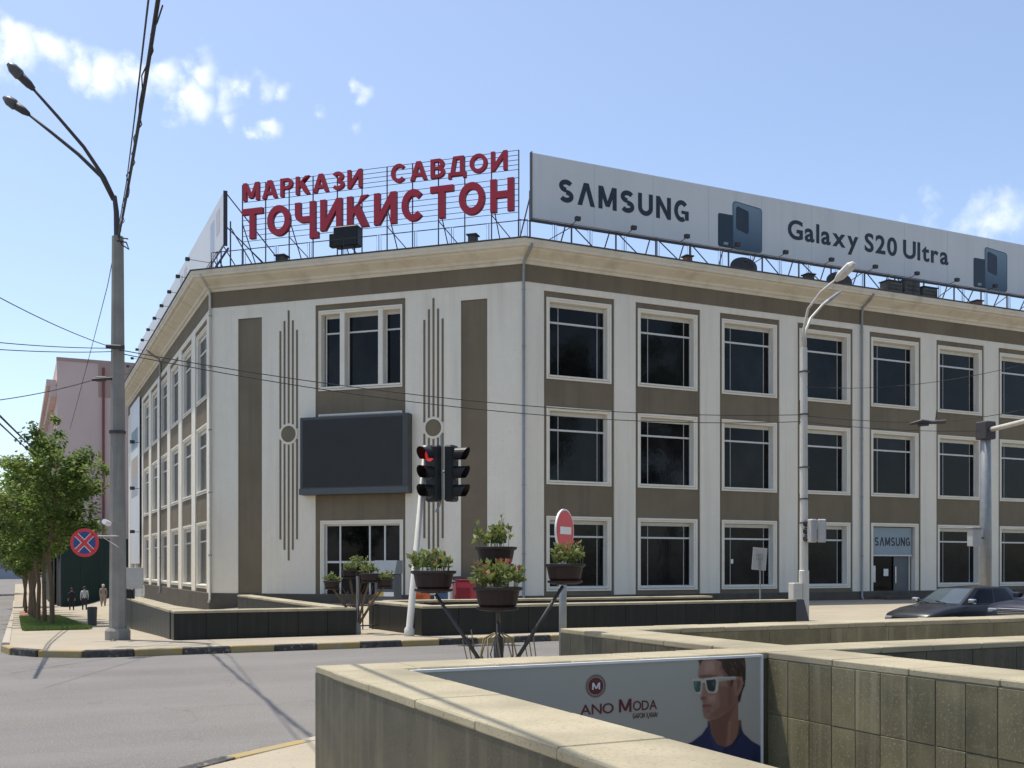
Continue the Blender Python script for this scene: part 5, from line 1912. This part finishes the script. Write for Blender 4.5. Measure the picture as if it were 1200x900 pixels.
def make_car(label, loc, rz, paint, H=1.42, hood=.93, nose=.66, width=1.74, suv=False):
    t = thing('parked_car', label, 'car', (0, 0, 0))
    hw = width / 2
    st = [(-2.28, .62, .42, nose - .08), (-2.24, .80, .30, nose), (-2.08, .93, .24, nose + .07), (-1.6, .99, .20, lerp(nose, hood, .62) + .02), (-.95, 1.0, .19, hood),
          (-.3, 1.0, .19, hood + .015), (.6, 1.0, .19, hood + .02), (1.45, .99, .20, hood + .04), (2.0, .95, .24, hood + .02), (2.2, .86, .32, hood - .05), (2.26, .7, .45, hood - .2)]
    body = MB()
    rows = []
    for x, k, zb, zt in st:
        w = hw * k
        prof = [(0, zb), (w * .8, zb), (w * .95, zb + .08), (w, lerp(zb, zt, .45)), (w * .985, lerp(zb, zt, .72)), (w * .95, zt - .05), (w * .86, zt - .008), (w * .45, zt + .022), (0, zt + .03)]
        ring = [(x, y, z) for y, z in prof] + [(x, -y, z) for y, z in reversed(prof[1:-1])]
        rows.append(len(body.v))
        body.v += ring
    n = 16
    for p, q in zip(rows, rows[1:]):
        for j in range(n):
            body.f.append((p + j, q + j, q + (j + 1) % n, p + (j + 1) % n))
            body.m.append(0)
    body.f.append(tuple(rows[0] + j for j in range(n)))
    body.f.append(tuple(rows[-1] + n - 1 - j for j in range(n)))
    body.m += [0, 0]
    bo = add('body', body, paint, t, smooth=True)
    zb, zr = hood - .02, H
    xa0, xa1, xb0, xb1 = -1.0, -.22, (1.15 if not suv else 1.8), (1.78 if not suv else 2.05)

    def cab(u, v, sgn, off=0.0):
        """cabin surface: u along 0..1 front to back, v up 0..1 on one side"""
        x = lerp(lerp(xa0, xb1, u), lerp(xa1, xb0, u), v)
        y = lerp(hw * .90, hw * .70, v ** 1.2) * (1 - .10 * (2 * u - 1) ** 4) + off
        return (x, y * sgn, lerp(zb, zr - .03, v))
    cb = MB()
    N, M = 12, 5
    for sgn in (1, -1):
        for i in range(N):
            for j in range(M):
                q = [cab(i / N, j / M, sgn), cab((i + 1) / N, j / M, sgn), cab((i + 1) / N, (j + 1) / M, sgn), cab(i / N, (j + 1) / M, sgn)]
                cb.quad(*(q if sgn < 0 else q[::-1]))
    for i in range(N):
        a, b, c_, d_ = cab(i / N, 1, 1), cab((i + 1) / N, 1, 1), cab((i + 1) / N, 1, -1), cab(i / N, 1, -1)
        zc = .035 * math.sin(math.pi * (i / N)) + .02
        zc2 = .035 * math.sin(math.pi * ((i + 1) / N)) + .02
        m0, m1 = (a[0] - .0, 0, a[2] + zc), (b[0], 0, b[2] + zc2)
        cb.quad(a, m0, m1, b)
        cb.quad(m0, d_, c_, m1)
    for u in (0, 1):
        for j in range(M):
            a, b = cab(u, j / M, 1), cab(u, (j + 1) / M, 1)
            a2, b2 = cab(u, j / M, -1), cab(u, (j + 1) / M, -1)
            s = -.07 if u == 0 else .07
            ma_, mb_ = (a[0] + s, 0, a[2]), (b[0] + s * (1 - .3 * (j == M - 1)), 0, b[2])
            cb.quad(a, ma_, mb_, b)
            cb.quad(ma_, a2, b2, mb_)
    add('cabin', cb, paint, bo, smooth=False)
    off = .006
    def glassq(name, f):
        add(name, f, glass_blue if name == 'windscreen' else glass, t)
    for u, nm in ((0, 'windscreen'), (1, 'rear_window')):
        g_ = MB()
        s = -.07 if u == 0 else .07
        o2 = -.012 if u == 0 else .012
        for j in range(4):
            v0, v1 = lerp(.10, .93, j / 4), lerp(.10, .93, (j + 1) / 4)
            for k in range(6):
                y0, y1 = lerp(-.92, .92, k / 6), lerp(-.92, .92, (k + 1) / 6)
                def P(y, v):
                    c_ = cab(u, v, 1)
                    return (c_[0] + s * (1 - abs(y)) + o2, c_[1] * y, c_[2] + .004)
                g_.quad(P(y0, v0), P(y1, v0), P(y1, v1), P(y0, v1))
        glassq(nm, g_)
    for sgn in (1, -1):
        for u0, u1, v0 in ((.10, .44, .14), (.48, .80, .14)):
            g_ = MB()
            for i in range(3):
                ua, ub = lerp(u0, u1, i / 3), lerp(u0, u1, (i + 1) / 3)
                for j in range(3):
                    va, vb = lerp(v0, .90, j / 3), lerp(v0, .90, (j + 1) / 3)
                    g_.quad(cab(ua, va, sgn, off), cab(ub, va, sgn, off), cab(ub, vb, sgn, off), cab(ua, vb, sgn, off))
            glassq('side_window', g_)
        mi = add('mirror', MB().bbox(-.86, -.70, sgn * hw * .93 + (0 if sgn > 0 else -.19), sgn * hw * .93 + (.19 if sgn > 0 else 0), hood + .03, hood + .16, .03), chrome if not suv else paint, t)
        add('headlight', MB().bbox(-2.275, -2.1, sgn * hw * .56 - .17, sgn * hw * .56 + .17, nose - .13, nose - .025, .025), lamp_glass, t)
        add('tail_light', MB().bbox(2.15, 2.27, sgn * hw * .65 - .2, sgn * hw * .65 + .14, hood - .25, hood - .1, .02), red_m, t)
        for x in (-1.38, 1.36):
            wh = MB()
            f = Matrix.Translation((x, sgn * (hw - .09), .31))
            wo_ = add('wheel', MB().disc_y(0, 0, .31, -.11, .11, 24), rubber, t, f)
            add('rim', MB().disc_y(0, 0, .20, -.118, .118, 16), chrome, wo_, f)
            add('wheel_arch', MB().disc_y(x, .34, .37, sgn * hw * .9 - .08, sgn * hw * .985, 24), black_p, t)
        add('door_handle', MB().bbox(.05, .2, sgn * hw * .99 - .02, sgn * hw * .99 + .02, hood - .17, hood - .13, .008), chrome, t)
    add('grille', MB().bbox(-2.30, -2.2, -.42, .42, nose - .16, nose - .02, .02), chrome if suv else black_p, t)
    if suv:
        for z in (nose - .14, nose - .09, nose - .05):
            add('grille_bar', MB().box(-2.315, -2.295, -.40, .40, z, z + .018), black_p, t)
    add('front_bumper', MB().bbox(-2.34, -2.15, -hw * .9, hw * .9, .34, .50, .05), chrome if suv else paint, t)
    for y in (-.3, .25):
        add('wiper', MB().tube([(-1.06, y, hood + .035), (-.93, y + .42, hood + .09)], .012, 4), black_p, t)
    for sgn in (1, -1):
        add('side_trim', MB().box(-1.0, 1.9, sgn * hw * 1.0 - .012, sgn * hw * 1.0 + .012, lerp(.2, hood, .46), lerp(.2, hood, .53)), black_p, t)
    add('number_plate', MB().box(-2.352, -2.338, -.26, .26, .37, .48), sign_white, t)
    w = frame(*loc, rz)
    t.matrix_basis = w
    WM[t.name] = w
    return t


make_car('dark grey sedan parked beyond the parapet in front of the mast pole', (23.1, 20.4, gz(23, 20.3)), R(4), car_dark, H=1.40, width=1.70)
make_car('dark blue car with chrome grille at the right picture edge', (23.35, 17.3, gz(23, 17.3) + .02), R(3), car_navy, 1.75, 1.12, .95, 1.85, True)

make_car('small dark car far down the street beyond the trees at the left edge', (-2.6, 112, gz(-2.6, 112)), R(90), car_dark)

# ------------------------------------------------------------------ people


def person(label, x, y, z, h, rz, top, legs, dress=False, scarf=False, stride=.16):
    me = bpy.data.meshes.new('person')
    k = h / 1.72
    V = [(0, 0, .92), (0, .01, 1.12), (0, .0, 1.36), (0, 0, 1.47), (0, -.02, 1.60), (0, -.02, 1.70),
         (.10, 0, .88), (.11, -stride, .48), (.11, -stride * .8, .08), (.11, -stride * .8 - .14, .04),
         (-.10, 0, .88), (-.11, stride * .6, .48), (-.11, stride * 1.3, .10), (-.11, stride * 1.3 - .13, .04),
         (.20, 0, 1.38), (.25, .06, 1.10), (.25, -.02, .86), (.24, -.05, .76),
         (-.20, 0, 1.38), (-.25, -.06, 1.10), (-.25, -.12, .87), (-.24, -.15, .77)]
    Eg = [(0, 1), (1, 2), (2, 3), (3, 4), (4, 5), (0, 6), (6, 7), (7, 8), (8, 9), (0, 10), (10, 11), (11, 12), (12, 13), (2, 14), (14, 15), (15, 16), (16, 17), (2, 18), (18, 19), (19, 20), (20, 21)]
    rad = [.15, .135, .15, .06, .095, .075, .095, .07, .05, .04, .095, .07, .05, .04, .07, .05, .04, .035, .07, .05, .04, .035]
    if dress:
        for i in (6, 10):
            rad[i] = .16
        for i in (7, 11):
            rad[i] = .13
    me.from_pydata([(a * k, b * k, c * k) for a, b, c in V], Eg, [])
    ob = bpy.data.objects.new('person', me)
    C.objects.link(ob)
    md = ob.modifiers.new('skin', 'SKIN')
    sv_ = me.skin_vertices[0].data
    for i, r_ in enumerate(rad):
        sv_[i].radius = (r_ * k, r_ * k * (.8 if i < 3 else 1))
    sv_[0].use_root = True
    sb = ob.modifiers.new('sub', 'SUBSURF')
    sb.levels = sb.render_levels = 1
    bpy.context.view_layer.update()
    dg = bpy.context.evaluated_depsgraph_get()
    nm = bpy.data.meshes.new_from_object(ob.evaluated_get(dg))
    bpy.data.objects.remove(ob)
    for q in (top, legs, skin_m, hair_m):
        nm.materials.append(q)
    for p in nm.polygons:
        c = p.center / k
        p.use_smooth = True
        if c.z > 1.50:
            p.material_index = 2
        elif c.z < .10:
            p.material_index = 3
        elif c.z < .93 and abs(c.x) < .19:
            p.material_index = 0 if (dress and c.z > .3) else 1
        elif abs(c.x) > .19 and c.z < .95:
            p.material_index = 2
    o = bpy.data.objects.new('person', nm)
    C.objects.link(o)
    w = frame(x, y, z, rz)
    WM[o.name] = w
    o.matrix_basis = w
    tag(o, label, 'person')
    hr = MB()
    hr.lathe([(.02, 1.50 if scarf else 1.56), (.105, 1.56 if scarf else 1.60), (.115, 1.66), (.09, 1.745), (.02, 1.775)], 0, .01, 12)
    hr.v = [(a * k, b * k, c * k) for a, b, c in hr.v]
    add('headscarf' if scarf else 'hair', hr, cloth_scarf if scarf else hair_m, o, w, smooth=True)
    for s in (-1, 1):
        add('eye', MB().lathe([(.004, 1.635 * k), (.012, 1.645 * k), (.004, 1.655 * k)], s * .035 * k, -.108 * k, 8), sign_white, o, w)
    add('nose', MB().tube([(0, -.10 * k, 1.64 * k), (0, -.135 * k, 1.605 * k)], [.008, .016], 6), skin_m, o, w)
    add('mouth', MB().box(-.022 * k, .022 * k, -.112 * k, -.10 * k, 1.572 * k, 1.58 * k), red_m, o, w)


for (px, py, dd, h, rz, tp_, lg, dr_, sc_, lab) in (
        (84, 716, 80, 1.70, R(185), cloth_black, cloth_black, False, False, 'person in black walking away down the pavement, leftmost of the walkers'),
        (99, 717, 78, 1.76, R(180), cloth_white, cloth_navy, False, False, 'person in a pale shirt and dark trousers walking away'),
        (121, 716, 80, 1.68, R(0), cloth_beige, cloth_beige, True, True, 'person in a beige dress and pale headscarf walking on the pavement')):
    p = at(px, py, dd)
    person(lab, p.x, p.y, gz(p.x, p.y) + .13, h, rz, tp_, lg, dr_, sc_)
p = at(162, 735, 42)
person('person in a white shirt behind the grey notice board', p.x, p.y, gz(p.x, p.y) + .13, 1.72, R(200), sign_white, cloth_navy)

# ------------------------------------------------------------------ overhead wires


def wire(label, pts, r=.012, sag=0.0, n=14):
    """cable through the given points with sag between each two"""
    P = [Vector(p) for p in pts]
    out = []
    for a, b in zip(P, P[1:]):
        for i in range(n):
            t = i / n
            q = a.lerp(b, t)
            q.z -= sag * 4 * t * (1 - t)
            out.append(q)
    out.append(P[-1])
    o = add('overhead_wire', MB().tube(out, r, 5), wire_m, smooth=True)
    return tag(o, label, 'wire')


top_ = at(139, 277, 23.3)
oh = at(185, 0, 11.0)
wire('thick black cable bundle running overhead from the top of the concrete pole', [top_, oh, oh + (oh - top_) * 1.4], .026, .12)
rb = random.Random(5)
tw = []
for i in range(30):
    q = lerp(top_, oh, i / 29)
    q = q + Vector((rb.uniform(-.05, .05), 0, rb.uniform(-.05, .05) - .12 * 4 * (i / 29) * (1 - i / 29)))
    tw.append(q)
tag(add('overhead_wire', MB().tube(tw, .009, 5), wire_m), 'thin cable twisted loosely round the thick overhead bundle', 'wire')
wire('thin wire beside the thick overhead bundle, down to the street trees', [at(182, -70, 7.6), at(174, 0, 10.0), at(148, 215, 22), at(126, 335, 30), at(82, 503, 60)], .011, .04)
wire('upper of the two wires crossing in front of the corner', [at(140, 410, 23.3), at(941, 486, 31)], .011, .45, 24)
wire('lower of the two wires crossing in front of the corner', [at(140, 414, 23.4), at(941, 494, 31)], .011, .52, 24)
wire('upper wire from the right street light to the trolley fitting', [at(942, 453, 31), at(1200, 427, 27)], .008, .25, 16)
wire('wire from the right street light past the trolley fitting to the mast', [at(942, 487, 31), at(1088, 495, 30), at(1200, 480, 27)], .010, .05, 10)
wire('lowest wire between the right street light and the mast', [at(942, 494, 31), at(1150, 505, 32)], .009, .1, 12)
o = add('trolley_fitting', MB().tube([at(1066, 497, 30), at(1080, 494, 30), at(1092, 495, 30), at(1108, 494, 29.9)], [.03, .07, .05, .06], 6).tube([at(1076, 498, 30), at(1088, 497, 30)], .05, 6).tube([at(1096, 497, 30), at(1098, 480, 30)], .015, 5), dark_steel)
tag(o, 'dark trolley wire fitting hanging on the wires at the right', 'wire fitting')
wire('wire rising from the concrete pole to the upper left picture edge', [at(131, 407, 23.2), at(-40, 327, 16)], .009, .08)
wire('upper of the two flat wires left of the concrete pole', [at(131, 408, 23.3), at(-60, 395, 18)], .009, .05)
wire('lower of the two flat wires left of the concrete pole', [at(131, 412, 23.3), at(-60, 405, 18)], .009, .05)
wire('wire from the pole bracket to the left picture edge', [at(110, 445, 23.1), at(-60, 475, 18)], .009, .08)
wire('pair of thick wires above the trees at the left picture edge, upper one', [at(-20, 468, 17), at(33, 520, 30), at(60, 545, 45)], .022, 0)
wire('pair of thick wires above the trees at the left picture edge, lower one', [at(-20, 478, 17), at(28, 523, 30), at(55, 545, 45)], .018, 0)
